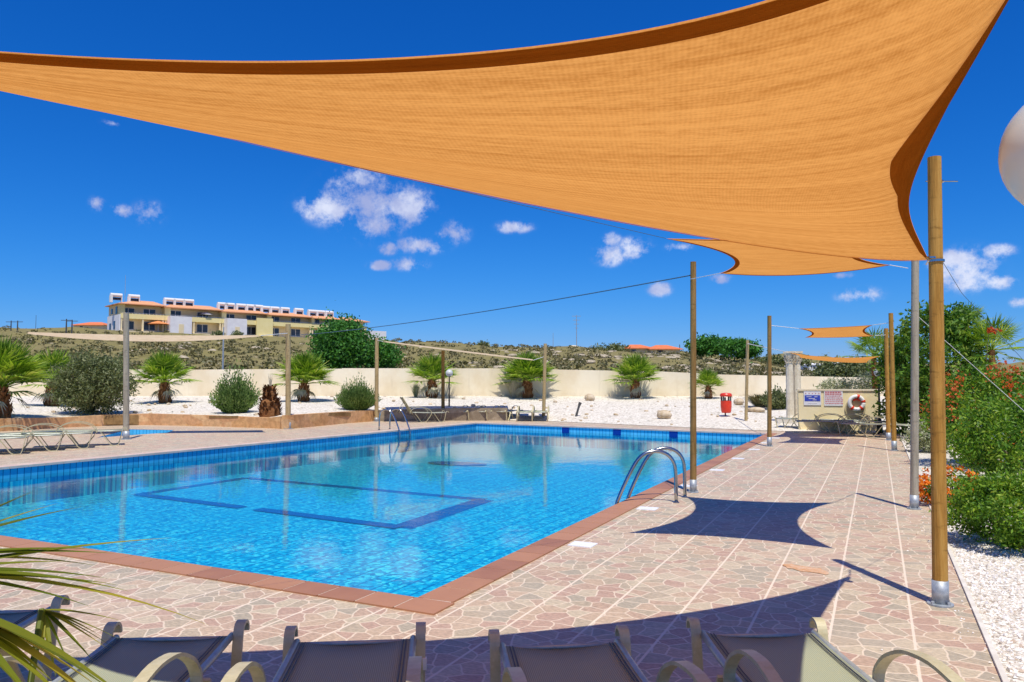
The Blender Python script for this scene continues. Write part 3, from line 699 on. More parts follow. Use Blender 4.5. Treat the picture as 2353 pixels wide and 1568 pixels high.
def quad_sail(label, nl, fl, fr, nr, sag, m='sail_fabric', zs=None, hm=True, droop=0.):
    c = (nl+fl+fr+nr)/4
    def ed(a, b, s, dz=0.):
        mid = (a+b)/2; ctl = mid+(c-mid).normalized()*s*2*(b-a).length+V((0, 0, dz*2)); return lambda t: a*(1-t)**2+ctl*2*t*(1-t)+b*t*t
    zz = zs or (0, 0, 0, 0)
    N = ed(nl, nr, sag, zz[0]); Fa = ed(fl, fr, sag, zz[1]); Ls = ed(nl, fl, sag*1.5, zz[2]); Rs = ed(nr, fr, sag*1.5, zz[3])
    e = empty('shade_sail', nl, 0, label, 'shade sail')
    o = coons('canopy', N, Fa, Ls, Rs, m, 30, 22, None, 0); o.parent = e; o.matrix_parent_inverse = Matrix.Translation(-nl)
    if hm:
        sq = surf_of(N, Fa, Ls, Rs)
        for at_ in (lambda t, s: sq(t, s), lambda t, s: sq(t, 1-s), lambda t, s: sq(s, t), lambda t, s: sq(1-s, t)):
            h = hem(at_, .05, 'sail_hem', None, 30); h.parent = e; h.matrix_parent_inverse = Matrix.Translation(-nl)
    return e
quad_sail('orange rectangular shade sail over the deck, partly hidden behind the large foreground sail', V((-1.67, 6.78, 2.82)), V((-1.69, 9.54, 2.86)), V((.16, 9.82, 2.88)), V((.26, 6.9, 2.72)), .085, zs=(0, -.08, 0, 0))
quad_sail('small orange shade sail hanging between the far post pair and the pool corner post', V((-1.67, 19.76, 2.82)), V((-1.73, 22.34, 2.74)), V((-.04, 21.99, 2.72)), V((-.06, 19.85, 2.86)), .06, zs=(0, -.03, 0, 0))
quad_sail('farthest orange shade sail, seen almost edge-on above the signs wall', W(1806, 809, 20.8), W(1838, 822, 23.3), W(1992, 834, 23.3), W(2028, 818, 20.9), .03, zs=(-.09, -.05, 0, 0), hm=False)
quad_sail('pale sand shade sail seen edge-on at left, in front of the apartment hill', W(62, 767, 21.6), W(60, 763, 23.0), W(590, 770.5, 23.6), W(600, 773, 22.6), .02, 'sand_sail', (-.19, -.04, 0, 0), False)
quad_sail('narrow pale sand shade sail seen edge-on, behind the middle palms', W(880, 786, 28.8), W(884, 784, 31.5), W(1225, 826, 32), W(1228, 829, 30.5), .02, 'sand_sail', (-.02, 0, 0, 0), False)
def rope(pts, label, r=.004, m='rope', sag=0., cat='rope', name='rope', group='ropes and wires tying the sails to the posts'):
    if len(pts) == 2 and sag: a, b = pts; pts = [a.lerp(b, k/16)-V((0, 0, sag*4*(k/16)*(1-k/16))) for k in range(17)]
    return tag(MB().tube(pts, r, 6).build(name, m), label, cat, group)
P1 = G(2161, 1390); P1p = lambda z: V((P1.x, P1.y, z))
P2 = G(2101, 1170); P3 = G(1593, 1132); P4 = G(1768, 1026); P5 = G(2055, 1036); P6 = G(2042, 1012); P7 = G(1714, 977)
rope([R_, V((P1.x-.03, P1.y-.03, 2.38))], 'short rope tying the large sail to the amber foreground post', .006)
rope([V((.16, 9.82, 2.88)), V((P2.x, P2.y, 2.95))], 'rope from the second sail to the grey post', .005)
rope([V((-1.69, 9.54, 2.86)), V((P3.x, P3.y, 3.0))], 'rope from the second sail to the brown post by the ladder', .005)
rope([V((-1.67, 6.78, 2.82)), W(-480, 84, 3.5)], 'thin blue rope running left from the second sail below the large sail edge', .0026, 'cable')
rope([W(1593, 632, P3.dot(HD)), W(664, 772, G(662, 986).dot(HD))], 'long dark blue cable sagging over the pool from the ladder post to the left posts', .009, 'cable', .12)
rope([V((-1.67, 19.76, 2.82)), W(1768, 748, P4.dot(HD))], 'rope from the small far sail to the pool corner post', .008)
rope([V((-.06, 19.85, 2.86)), W(2046, 742, P5.dot(HD))], 'rope from the small far sail to the taller post of the pair', .008)
rope([W(1806, 809, 20.8), W(1718, 790, P7.dot(HD))], 'white rope from the farthest sail to the thin post by the bin', .012)
rope([W(600, 771.5, 23), W(662, 766, G(662, 986).dot(HD))], 'rope from the left sand sail to the post at the sandstone wall corner', .012)
rope([W(1226, 828, 31), W(1250, 820, G(1249, 965).dot(HD))], 'rope from the narrow sand sail to the post at the end of the far loungers', .01)
rope([W(880, 785, 29.5), W(866, 782, gp.dot(HD))], 'rope from the narrow sand sail to the post by the far ladder', .01)
rope([W(2109, 727, P2.dot(HD)), G(2620, 1183, .05)], 'pale guy wire running down from the grey post into the right shrubs', .0032)
rope([W(2165, 600, P1.dot(HD)), W(2210, 674, 6.2), G(2750, 1262, .05)], 'thin dark guy wire running down behind the amber post to the right', .0022, 'cable')
rope([V((-.02, 22, 2.73)), W(2036, 770, P6.dot(HD))], 'rope from the small far sail to the shorter post of the pair', .008)
mb = MB(); c_ = R_+V((-.02, -.10, .0)); mb.tube([R_+V((-.01, -.16, -.004)), R_+V((0, -.04, 0))], .011, 8); mb.lathe([(.018, -.006), (.03, -.006), (.03, .006), (.018, .006)], tuple(R_+V((0, -.19, -.012))), 14)
tag(mb.build('turnbuckle', 'polished_steel'), 'steel ring and turnbuckle at the right corner of the large sail', 'turnbuckle')
# bolts at the head of the amber post
b1 = MB(); a = W(2146, 417, P1.dot(HD)); b1.tube([a-RT*.06, a+RT*.17], .005, 8); b1.ball(tuple(a+RT*.06), .012, 8, 6)
tag(b1.build('eye_bolt', 'polished_steel'), 'steel threaded bolt through the head of the amber foreground post', 'bolt')
b1 = MB(); a = W(2165, 600, P1.dot(HD)); b1.lathe([(.049, -.008), (.055, -.008), (.055, .008), (.049, .008)], tuple(P1p(a.z)+V((0, 0, 0))+(W(2151, 597, P1.dot(HD))-P1p(W(2151, 597, P1.dot(HD)).z))), 18); tag(b1.build('clamp_ring', 'polished_steel'), 'steel clamp ring round the amber post where the large sail is tied', 'clamp')

# ------------------------------------------------------------------ ladders
def ladder(name, pts, label):
    # pts: deck feet (2) and pool-side feet (2)
    e = empty(name, (pts[0]+pts[1])/2, 0, label, 'pool ladder'); o = e.location
    for dk, pl in ((pts[0], pts[2]), (pts[1], pts[3])):
        dk = dk-o; pl = pl-o; d = (pl-dk); L = d.length; d.normalize(); prof = [(0, 0), (0, .45), (.02, .60), (.08, .71), (.19, .765), (.31, .74), (.40, .66), (.50, .42), (.60, .12), (.64, -.02), (.655, -.2), (.655, -.62)]; prof = [(x, z*.87 if z > 0 else z) for x, z in prof]
        k = L/.655; path = []
        for a_, b_ in zip(prof[:-1], prof[1:]): path += [(a_[0]+(b_[0]-a_[0])*s/3, a_[1]+(b_[1]-a_[1])*s/3) for s in range(3)]
        path.append(prof[-1]); sm = path[:]
        for _ in range(2): sm = [sm[0]]+[((sm[i-1][0]+sm[i][0]*2+sm[i+1][0])/4, (sm[i-1][1]+sm[i][1]*2+sm[i+1][1])/4) for i in range(1, len(sm)-1)]+[sm[-1]]
        MB().tube([dk+d*(x*k)+V((0, 0, z)) for x, z in sm], .024, 12).build('handrail', 'polished_steel', e, smooth=True)
        MB().lathe([(.042, .0), (.042, .008), (.024, .018)], tuple(dk), 14).build('flange', 'polished_steel', e)
    a, b = pts[2]-o, pts[3]-o
    for z in (-.3, -.55): mb = MB(); mb.box(tuple((a+b)/2+V((-.03, 0, z))), (.09, (b-a).length, .03)); mb.build('step', 'polished_steel', e)
    return e
ladder('pool_ladder', [V((-2.36, 9.98, 0)), V((-2.36, 10.48, 0)), V((-3.06, 9.6, 0)), V((-3.06, 10.1, 0))], 'stainless steel pool ladder with two arched handrails on the right pool edge')
ladder('pool_ladder', [V((-14.42, 20.75, 0)), V((-14.42, 21.35, 0)), V((-13.70, 20.85, 0)), V((-13.70, 21.45, 0))], 'stainless steel pool ladder at the far left edge of the pool')

# ------------------------------------------------------------------ loungers
def smoothp(p, it=2, sub=4):
    q = []
    for a_, b_ in zip(p[:-1], p[1:]): q += [(a_[0]+(b_[0]-a_[0])*s/sub, a_[1]+(b_[1]-a_[1])*s/sub) for s in range(sub)]
    q.append(p[-1])
    for _ in range(it): q = [q[0]]+[((q[i-1][0]+q[i][0]*2+q[i+1][0])/4, (q[i-1][1]+q[i][1]*2+q[i+1][1])/4) for i in range(1, len(q)-1)]+[q[-1]]
    return q
def make_lounger(back=False, hw=.265):
    e = empty('sun_lounger', (0, 0, 0), 0, 'x', 'sun lounger'); hb = .36; head = .62 if back else 0.
    mb = MB()
    for sx in (-1, 1): mb.tube([(sx*hw, y, hb+(.012*math.sin(y*3))) for y in [head+(1.95-head)*k/8 for k in range(9)]], .016, 10)
    for y in ((head+.02, 1.0, 1.93) if not back else (.64, 1.1, 1.93)): mb.tube([(-hw, y, hb-.012), (hw, y, hb-.012)], .012, 8)
    mb.build('frame', 'rail_metal', e, smooth=True)
    def slab(name, y0, y1, zf):
        n = 10; vs = []; fs = []
        for i in range(n+1):
            y = y0+(y1-y0)*i/n
            for j in range(7): xx = (j/6*2-1)*(hw-.012); dip = -.022*(1-(j/6*2-1)**2); p = zf(y); vs.append((xx, p[0], p[1]+dip))
        for i in range(n):
            for j in range(6): a_ = i*7+j; fs.append((a_, a_+1, a_+8, a_+7))
        o = MB().add(vs, fs).build(name, 'sling', e, smooth=True); md = o.modifiers.new('thick', 'SOLIDIFY'); md.thickness = .004
    slab('seat', head, 1.92, lambda y: (y, hb+.012*math.sin(y*3)+.010))
    mb = MB()
    for sx in (-1, 1):
        for q_ in (.030, .044): mb.tube([(sx*(hw-q_), y, hb+.010+.012*math.sin(y*3)+.002) for y in [head+.03+(1.88-head)*k/8 for k in range(9)]], .0022, 5)
    mb.build('piping', 'dark_metal', e)
    if back:
        slab('backrest', 0, .70, lambda y: (head-(.70-y)*.52, hb+.01+(.70-y)*.86))
        mb = MB()
        for sx in (-1, 1): mb.tube([(sx*hw, head, hb), (sx*hw, head-.36, hb+.60)], .014, 8); mb.tube([(sx*hw*.9, .38, hb+.38), (sx*hw*.9, .12, hb)], .009, 6)
        mb.build('back_frame', 'lounger_frame', e, smooth=True)
    foot = smoothp([(2.035, .355), (2.03, .385), (2.0, .41), (1.955, .405), (1.93, .37), (1.90, .20), (1.86, .03), (1.82, .006), (1.72, .006), (1.66, .04), (1.55, .20), (1.46, .335)])
    arm = smoothp([((y-.85)*1.08+.95, z if z < .36 else .36+(z-.36)*.74) for y, z in [(.46, .335), (.47, .42), (.53, .535), (.66, .62), (.84, .655), (1.02, .62), (1.16, .52), (1.24, .40), (1.22, .28), (1.10, .10), (1.04, .02), (.99, .006), (.90, .006), (.85, .03), (.74, .20), (.64, .335)]])
    for sx in (-1, 1):
        x = sx*(hw+.034)
        MB().strip([(x, y, z) for y, z in foot], (1, 0, 0), .046, .014).build('leg', 'lounger_frame', e)
        MB().strip([(x, y, z) for y, z in arm], (1, 0, 0), .046, .014).build('arm', 'lounger_frame', e)
    return e
proto = make_lounger(); protob = make_lounger(True)
GL = 'sun loungers standing around the pool'
used = {'a': False, 'b': False}
def put(foot, ang, label, back=False, sc_=1.):
    # foot: middle of the foot end on the ground ; ang: heading of the foot end, degrees from +Y, positive left
    a_ = rad(ang); d = V((-math.sin(a_), math.cos(a_), 0)); loc = V((foot.x, foot.y, 0))-d*1.93*sc_; k = 'b' if back else 'a'; p = protob if back else proto
    if not used[k]: used[k] = True; o = p; o.location = loc; o.rotation_euler = (0, 0, a_); o['group'] = GL
    else: o = dup(p, loc, a_, None, None, GL)
    o.scale = (sc_,)*3; o['label'] = label; return o
put(V((-3.0, 2.67, 0)), 28.5, 'foreground lounger whose sling is part sunlit, part shaded, nearest the palm leaves')
l2 = put(V((-2.2, 2.99, 0)), 30.5, 'second foreground lounger from the left, fully shaded, with a white sleeve on its right leg')
put(V((-1.325, 3.345, 0)), 31, 'third foreground lounger from the left, khaki sling fully in the sail shadow')
put(V((-.53, 3.885, 0)), 25, 'rightmost foreground lounger, its sling crossed by the sharp edge of the sail shadow')
put(V((-4.18, 2.58, 0)), 29, 'foreground lounger at the far left, mostly hidden behind palm leaves')
# white sleeve on the right leg of the second lounger
mb = MB(); mb.box((.301, 1.905, .255), (.055, .03, .05)); mb.build('leg_sleeve', 'plate_white', l2)
for i, (x, y, ang, lab) in enumerate(((255, 1024, -74, 'rightmost'), (183, 1031, -74, 'second from the right'), (112, 1037, -74, 'third from the right'), (28, 1045, -74, 'leftmost, cut by the picture edge'))):
    g = G(x, y); d = V((math.sin(rad(74)), math.cos(rad(74)), 0)); put(g+V((-.03, .33, 0)), ang+36, 'cream lounger by the small pool, %s of that row' % lab)
put(G(1020, 969), -45, 'far lounger with its backrest raised, beside the far pool ladder', True)
for x, lab in ((1060, 'leftmost, right of the black lamp'), (1102, 'middle one'), (1147, 'rightmost')):
    put(G(x, 967), 205-22, 'far lounger seen end-on before the brown wall, %s of three' % lab)
put(G(1205, 969), 230-30, 'far lounger in the open gravel, left one of the pair before the pale post')
put(G(1240, 969), 230-30, 'far lounger in the open gravel, right one of the pair before the pale post')
for x, y, ang, lab in ((1790, 986, 75, 'leftmost'), (1843, 989, 75, 'second from the left'), (1890, 992, 75, 'middle one'), (1990, 998, -80, 'second from the right'), (1935, 1001, 72, 'palest, standing nearest the camera')):
    put(G(x, y), ang, 'lounger before the signs wall, %s in that row' % lab)

# ------------------------------------------------------------------ lamps, bin, signs
def make_lamp(loc, label, hgt=2.05, r=.15):
    e = empty('globe_lamp', loc, 0, label, 'lamp post', 'black globe lamp posts')
    MB().lathe([(.11, 0), (.11, .06), (.085, .10), (.075, .30), (.05, .36), (.055, .40), (.034, .46), (.034, .75), (.045, .77), (.03, .80), (.026, hgt-r*2-.02), (.05, hgt-r*2), (.055, hgt-r*2+.03)], n=16).build('pole', 'black_paint', e, smooth=False)
    MB().ball((0, 0, hgt-r), r, 32, 20).build('globe', 'globe_plastic', e, smooth=True)
    return e
make_lamp(G(1032, 963), 'black lamp post with white globe behind the far loungers, left of centre', 2.05)
make_lamp(G(2022, 996), 'black lamp post with globe at the right end of the signs wall', 1.95, .13)
lg = W(2478, 345, 1.68); make_lamp(V((lg.x, lg.y, 0)), 'large white lamp globe close to the camera, cut by the right picture edge', lg.z+.15, .15)
bp = G(1669, 971); e = empty('litter_bin', bp, -YAW*0+YAW, 'bright red litter bin on a short grey post at the far deck edge', 'litter bin')
MB().lathe([(.03, 0), (.03, .95)], (0, .12, 0), 10).build('pole', 'dark_metal', e)
MB().lathe([(.16, .36), (.185, .42), (.205, .60), (.205, .82)], n=20).build('body', 'red_plastic', e, smooth=False)
MB().lathe([(.215, .98), (.225, 1.0), (.225, 1.05), (.19, 1.10), (.08, 1.12)], n=20).build('lid', 'red_plastic', e)
mb = MB()
for k in range(4): a_ = PI/4+k*PI/2; mb.box((.19*math.cos(a_), .19*math.sin(a_), .90), (.05, .05, .18))
mb.lathe([(.15, .82), (.15, .83)], n=16); mb.build('opening', 'dark_metal', e)
# signs wall: low planter wall with signs and lifebuoy
DS = 24.6; a = W(1836, 990, DS); b = W(2024, 996, DS-.6); zt = H-(898-HY)*DS/F
dw = (b-a); dw.z = 0; dw.normalize(); dnn = V((-dw.y, dw.x, 0)); Rz = Matrix.Rotation(math.atan2(dw.y, dw.x), 3, 'Z')
mb = MB(); L = (V((b.x, b.y, 0))-V((a.x, a.y, 0))).length; c = V((a.x, a.y, 0))+dw*L/2+dnn*.14; mb.box((c.x, c.y, zt/2), (L, .28, zt), Rz)
sw = mb.build('signs_wall', 'yellow_wall'); tag(sw, 'low pale yellow wall carrying two signs and the lifebuoy at the deck end', 'wall')
mb = MB(); mb.box((c.x, c.y, zt+.025), (L+.06, .34, .05), Rz); mb.build('wall_cap', 'cream_wall', sw)
def wp(x, z, off=.02): # point on the wall face under picture column x
    for k in range(400):
        p = V((a.x, a.y, 0))+dw*(L*k/400); v = p-CAM
        if CX+F*v.dot(RT)/v.dot(FW) >= x: return V((p.x, p.y, z))-dnn*off
    return V((b.x, b.y, z))
def zz(y, D=DS): return H-(y-HY)*D/F
def sign(name, x0, x1, y0, y1, label):
    p0 = wp(x0, 0, .015); p1 = wp(x1, 0, .015); c = (p0+p1)/2; wd = (p1-p0).length; z0, z1 = zz(y1), zz(y0); e = empty(name, (c.x, c.y, z0), math.atan2(dw.y, dw.x), label, 'sign', 'signs on the low yellow wall')
    MB().box((0, 0, (z1-z0)/2), (wd, .012, z1-z0)).build('panel', 'sign_white', e); return e, wd, z1-z0
def text(s, size, m, parent, loc):
    cu = bpy.data.curves.new('lettering', 'FONT'); cu.body = s; cu.size = size; cu.align_x = 'CENTER'; cu.align_y = 'CENTER'; cu.extrude = .001; cu.materials.append(M[m])
    o = bpy.data.objects.new('lettering', cu); sc.collection.objects.link(o); o.parent = parent; o.location = loc; o.rotation_euler = (PI/2, 0, 0); return o
e, wd, hh = sign('pool_sign', 1848, 1888, 899, 931, 'white sign with a blue panel and small red line, left of the pink sign')
MB().box((0, -.008, hh*.50), (wd*.9, .006, hh*.42)).build('blue_panel', 'sign_blue', e)
mb = MB()
for k in range(5): mb.box((-wd*.38+k*wd*.19, -.008, hh*.84), (.022, .006, .03))
mb.build('mark', 'sign_red', e)
mb = MB()
for k, (xx, zz_, ww) in enumerate(((-.1, .6, .16), (.1, .6, .1), (-.02, .47, .2), (.06, .38, .12), (0, .16, .3))): mb.box((xx*wd/.5, -.012 if k < 4 else -.008, hh*zz_), (ww*wd/.55, .004, .016))
mb.build('text_line', 'sign_white', e)
e, wd, hh = sign('pool_sign', 1895, 1938, 898, 932, 'white sign covered in rows of small pink-red lettering, right of the blue sign')
mb = MB(); rs_ = random.Random(5)
for r_ in range(7):
    x = -wd*.44
    while x < wd*.40: l_ = rs_.uniform(.02, .07); mb.box((x+l_/2, -.008, hh*(.90-r_*.125)), (l_, .004, hh*(.085 if r_ < 2 else .05))); x += l_+.014
mb.build('text_line', 'sign_red', e)
# lifebuoy and its round board
p = wp(1966, zz(938), .03); e = tag(MB().lathe([(.30, -.01), (.30, .01)], tuple(p), 32, Rz @ Matrix.Rotation(PI/2, 3, 'X')).build('lifebuoy_board', 'board'), 'round tan backing board behind the lifebuoy on the yellow wall', 'board')
p = wp(1968, zz(925), .10); e = empty('lifebuoy', p, math.atan2(dw.y, dw.x), 'white ring lifebuoy with red bands hanging on the yellow wall', 'lifebuoy')
def torus(a0, a1, R, r, n=24, m=10):
    mb = MB(); pts = [(R*math.cos(a0+(a1-a0)*k/n), 0, R*math.sin(a0+(a1-a0)*k/n)) for k in range(n+1)]; return mb.tube(pts, r, m)
torus(0, 2*PI, .20, .06, 40, 12).build('ring', 'white_plastic', e, smooth=True)
for k in (PI*.42, PI*1.28, PI*1.72, PI*.08): torus(k-.17, k+.17, .20, .064, 5, 12).build('band', 'red_plastic', e, smooth=True)
torus(PI*.2, PI*.8, .115, .03, 12, 8).build('grab_line', 'red_plastic', e, smooth=True)
# column pair with leafy capitals
cb = W(1826, 952, 26.6); zc0 = .3; zc1 = H+(HY-808)*26.6/F
for k, (dx, lab) in enumerate(((-.15, 'left'), (.15, 'right'))):
    cpos = V((cb.x, cb.y, zc0))+RT*dx+HD*(.12*k); hgt = zc1-zc0
    e = empty('stone_column', cpos, .2*k, 'pale fluted stone column with leafy capital, %s one of the touching pair' % lab, 'column', 'pair of stone columns at the deck end')
    n = 40; vs = []; prof = [(.15, 0), (.135, .05), (.13, .10), (.125, hgt*.5), (.115, hgt-.42)]
    for r, z in prof:
        for j in range(n): q_ = 2*PI*j/n; rr = r*(1-.06*(j % 4 == 0)-.03*(j % 4 in (1, 3))); vs.append((rr*math.cos(q_), rr*math.sin(q_), z))
    fs = [(i*n+j, i*n+(j+1) % n, (i+1)*n+(j+1) % n, (i+1)*n+j) for i in range(len(prof)-1) for j in range(n)]
    MB().add(vs, fs).build('shaft', 'column_stone', e)
    mb = MB(); mb.lathe([(.118, hgt-.42), (.125, hgt-.40), (.12, hgt-.38), (.15, hgt-.15), (.17, hgt-.08)], n=20)
    for tier, (zz0, rr) in enumerate(((hgt-.38, .13), (hgt-.26, .15))):
        for j in range(8):
            q_ = 2*PI*(j+.5*tier)/8; d = V((math.cos(q_), math.sin(q_), 0)); s_ = V((-d.y, d.x, 0)); c_ = d*rr+V((0, 0, zz0))
            mb.add([c_-s_*.045, c_+s_*.045, c_+d*.03+s_*.04+V((0, 0, .11)), c_+d*.07+V((0, 0, .13)), c_+d*.03-s_*.04+V((0, 0, .11))], [(0, 1, 2, 3, 4), (4, 3, 2, 1, 0)])
    mb.build('capital', 'column_stone', e); MB().box((0, 0, hgt-.03), (.36, .36, .07)).build('abacus', 'column_stone', e)
# raised stone border the columns stand on
mb = MB(); g = V((cb.x, cb.y, 0)); mb.box((g.x-.15, g.y+.1, .15), (.9, .8, .3), Rz); tag(mb.build('plinth', 'kerb_stone'), 'low pale stone plinth under the pair of columns', 'plinth')

# ------------------------------------------------------------------ vegetation
def clumps(c, r, nc, per, cr, fill=.5, zmin=None):
    d = rdir(nc); rad_ = rng.uniform(fill, 1, (nc, 1))**.6; ctr = np.array(c)+d*rad_*np.array(r)
    P = (ctr[:, None, :]+rng.normal(size=(nc, per, 3))*cr*rng.uniform(.6, 1.2, (nc, 1, 1))).reshape(-1, 3)
    if zmin is not None: P[:, 2] = np.maximum(P[:, 2], zmin+rng.uniform(0, .1, len(P)))
    return P
def bush(name, base, r, h, n_cl, per, size, m, label, cat='bush', cr=.12, asp=.45, trunk=None, group=None, fill=.4, cz=.5, extra=None):
    base = V(base); e = empty(name, base, 0, label, cat, group)
    P = clumps((0, 0, h*cz if trunk is None else h-(h-trunk)*.5), (r[0], r[1], (h*(1-cz) if trunk is None else (h-trunk)*.5)), n_cl, per, cr, fill, .02 if trunk is None else None)
    v, f = leafcards(P, size, asp); MB().np(v, f).build('crown' if trunk else 'foliage', m, e)
    mb = MB(); hh = h*.6 if trunk is None else trunk+(h-trunk)*.45; nb = 6
    mb.tube([(0, 0, -.1), (.03*h, .02, hh*.35), (0, .05, hh*.7)], [.02*h+.02, .015*h+.012, .01*h+.006], 8)
    for k in range(nb): a_ = 2*PI*k/nb+.4; mb.tube([(0.01, .01, hh*.3), (r[0]*.35*math.cos(a_), r[1]*.35*math.sin(a_), hh*.7), (r[0]*.7*math.cos(a_), r[1]*.7*math.sin(a_), hh*(.95+.2*math.sin(k*2)))], [.012*h+.01, .008*h+.006, .004*h+.003], 6)
    mb.build('trunk' if trunk else 'stem', 'bark', e)
    if extra: extra(e)
    return e
# fan palms
def fan(mb, hub, d, R, nseg=18, spread=115, wseg=.035, droop=.12, rr=None):
    rr = rr or rnd; d = d.normalized(); s = d.cross(V((0, 0, 1)));
    if s.length < .1: s = V((1, 0, 0))
    s.normalize(); n = s.cross(d).normalized()
    for k in range(nseg):
        a_ = rad(-spread+2*spread*k/(nseg-1)+rr.uniform(-3, 3)); l = R*(1-.25*abs(a_/rad(spread))**2)*rr.uniform(.88, 1.08)
        v = (d*math.cos(a_)+s*math.sin(a_)+n*.12*math.cos(a_)).normalized(); p = v.cross(n).normalized()*wseg*R
        m1 = hub+v*l*.45; tip = hub+v*l+V((0, 0, -droop*l*rr.uniform(.5, 1.8))); up = n*wseg*R*.5
        mb.add([hub, m1-p+up*.0, m1+up, m1+p, tip], [(0, 1, 2), (0, 2, 3), (1, 4, 2), (2, 4, 3)])
def palm_mesh(R=1.36, trunk_h=.80, tr=.24, n=42, seed=1, seglen=.60):
    rr = random.Random(seed); e = empty('fan_palm', (0, 0, 0), 0, 'x', 'palm')
    mb = MB(); prof = [(tr*.9, -.15), (tr, .1), (tr*.92, trunk_h*.4), (tr*.7, trunk_h*.75), (tr*.45, trunk_h), (tr*.2, trunk_h+.08)]; mb.lathe(prof, n=14)
    for k in range(110):   # old leaf bases
        z = trunk_h*rr.random(); r0 = float(np.interp(z, [q_[1] for q_ in prof], [q_[0] for q_ in prof])); a_ = rr.uniform(0, 2*PI); d = V((math.cos(a_), math.sin(a_), 0)); s = V((-d.y, d.x, 0)); c_ = d*(r0*.95)+V((0, 0, z)); wv = .045*tr/.27
        mb.add([c_-s*wv, c_+s*wv, c_+s*wv*.5+d*.07+V((0, 0, .13)), c_-s*wv*.5+d*.07+V((0, 0, .13)), c_+d*.03-V((0, 0, .02))], [(0, 1, 2, 3), (1, 4, 2), (4, 0, 3), (4, 3, 2)])
    mb.build('trunk', 'palm_trunk', e)
    mb = MB()
    for k in range(n):
        u = k/n; el = rad(88-84*u**.95+rr.uniform(-9, 9)); az = k*2.39996+rr.uniform(-.3, .3); d = V((math.cos(az)*math.cos(el), math.sin(az)*math.cos(el), math.sin(el)))
        pl = R*(.36+.20*rr.random()); b0 = V((0, 0, trunk_h-.05)); hub = b0+d*pl; mb.tube([b0, b0+d*pl*.5+V((0, 0, .02)), hub], [.02, .014, .009], 4, False)
        fan(mb, hub, (d+V((0, 0, -.12*u))).normalized(), R*seglen*1.12, 15, 78, .038, .13, rr)
    mb.build('crown', 'palm_leaf', e); mb = MB()
    for k in range(6):
        az = rr.uniform(0, 6.28); el = rad(rr.uniform(-50, -25)); d = V((math.cos(az)*math.cos(el), math.sin(az)*math.cos(el), math.sin(el))); hub = V((0, 0, trunk_h-.06))+d*R*.28; mb.tube([(0, 0, trunk_h-.06), hub], [.014, .008], 4, False)
        fan(mb, hub, d, R*.34, 9, 50, .05, .3, rr)
    mb.build('dead_leaf', 'dry_grass', e); return e
pp = [palm_mesh(seed=1), palm_mesh(R=1.30, seed=7, n=36), palm_mesh(R=1.42, seed=3, n=50)]
pu = [False]*3
def palm(x, y, k, s, rz, label, z=None):
    g = garden(x, y) if z is None else z
    if not pu[k]: pu[k] = True; o = pp[k]; o.location = g; o.rotation_euler = (0, 0, rz)
    else: o = dup(pp[k], g, rz)
    o.scale = (s*1.05, s*1.05, s*rnd.uniform(.97, 1.12)); o.rotation_euler = (rnd.uniform(-.07, .07), rnd.uniform(-.07, .07), rz); o['label'] = label; o['group'] = 'fan palms in the white gravel garden'; return o
palm(2, 960, 2, 1.14, 0, 'tall bright fan palm at the left picture edge')
palm(120, 933, 1, 1.15, 1, 'fan palm half hidden behind the big grey-green bush at left')
palm(380, 926, 0, 1.0, .5, 'fan palm between the big grey-green bush and the leafy bush')
palm(697, 922, 2, 1.0, 2, 'full fan palm right of the brown palm stump')
palm(992, 914, 1, 1.08, 0, 'fan palm just left of the black globe lamp')
palm(1212, 914, 2, 1.08, 1.2, 'fan palm with dry grass at its foot, centre of the garden')
palm(1460, 915, 0, .98, 2.6, 'fan palm standing alone between the two round boulders')
palm(1628, 916, 1, .68, 4, 'small fan palm directly behind the brown ladder post and red bin')
mb = MB(); ml = MB()
for k in range(150):
    x = rnd.uniform(-50, 1760); t_ = rnd.random(); D, z = gz(x, t_); p = W(x, 900, D); r = rnd.uniform(.03, .09); mb.ball((p.x, p.y, z+r*.3), (r*1.3, r, r*.7), 7, 5, .2, rnd)
for k in range(260):
    x = rnd.uniform(-50, 1760); D, z = gz(x, rnd.random()); p = W(x, 900, D); a_ = rnd.uniform(0, 6.3); l = rnd.uniform(.04, .13); d = V((math.cos(a_), math.sin(a_), 0))*l; s = V((-d.y, d.x, 0))*.3; c_ = V((p.x, p.y, z+.035)); ml.add([c_-d, c_-s, c_+d+V((0, 0, .02)), c_+s], [(0, 1, 2, 3)])
mb.build('loose_stones', 'rock', kind='stuff'); ml.build('dry_litter', 'scrub_leaf', kind='stuff')
# cut palm stump
g = garden(620, 958); e = empty('palm_stump', g, 0, 'cut brown palm stump without a crown behind the sandstone wall', 'palm stump')
mb = MB(); prof = [(.34, -.1), (.36, .2), (.33, .5), (.22, .62), (.20, .85), (.15, 1.0), (.05, 1.05)]; mb.lathe(prof, n=14)
for k in range(170):
    z = rnd.random()*1.0; r0 = float(np.interp(z, [q_[1] for q_ in prof], [q_[0] for q_ in prof])); a_ = rnd.uniform(0, 2*PI); d = V((math.cos(a_), math.sin(a_), 0)); s = V((-d.y, d.x, 0)); c_ = d*(r0*.95)+V((0, 0, z))
    mb.add([c_-s*.05, c_+s*.05, c_+s*.03+d*.08+V((0, 0, .12)), c_-s*.03+d*.08+V((0, 0, .12))], [(0, 1, 2, 3), (3, 2, 1, 0)])
mb.build('trunk', 'palm_trunk', e)
mb = MB()
for k in range(7): mb.tube([(0, 0, .95), (rnd.uniform(-.05, .05), rnd.uniform(-.05, .05), 1.25), (rnd.uniform(-.1, .1), rnd.uniform(-.1, .1), rnd.uniform(1.3, 1.55))], [.018, .01, .004], 5)
mb.build('leaf_stalk', 'dry_grass', e)
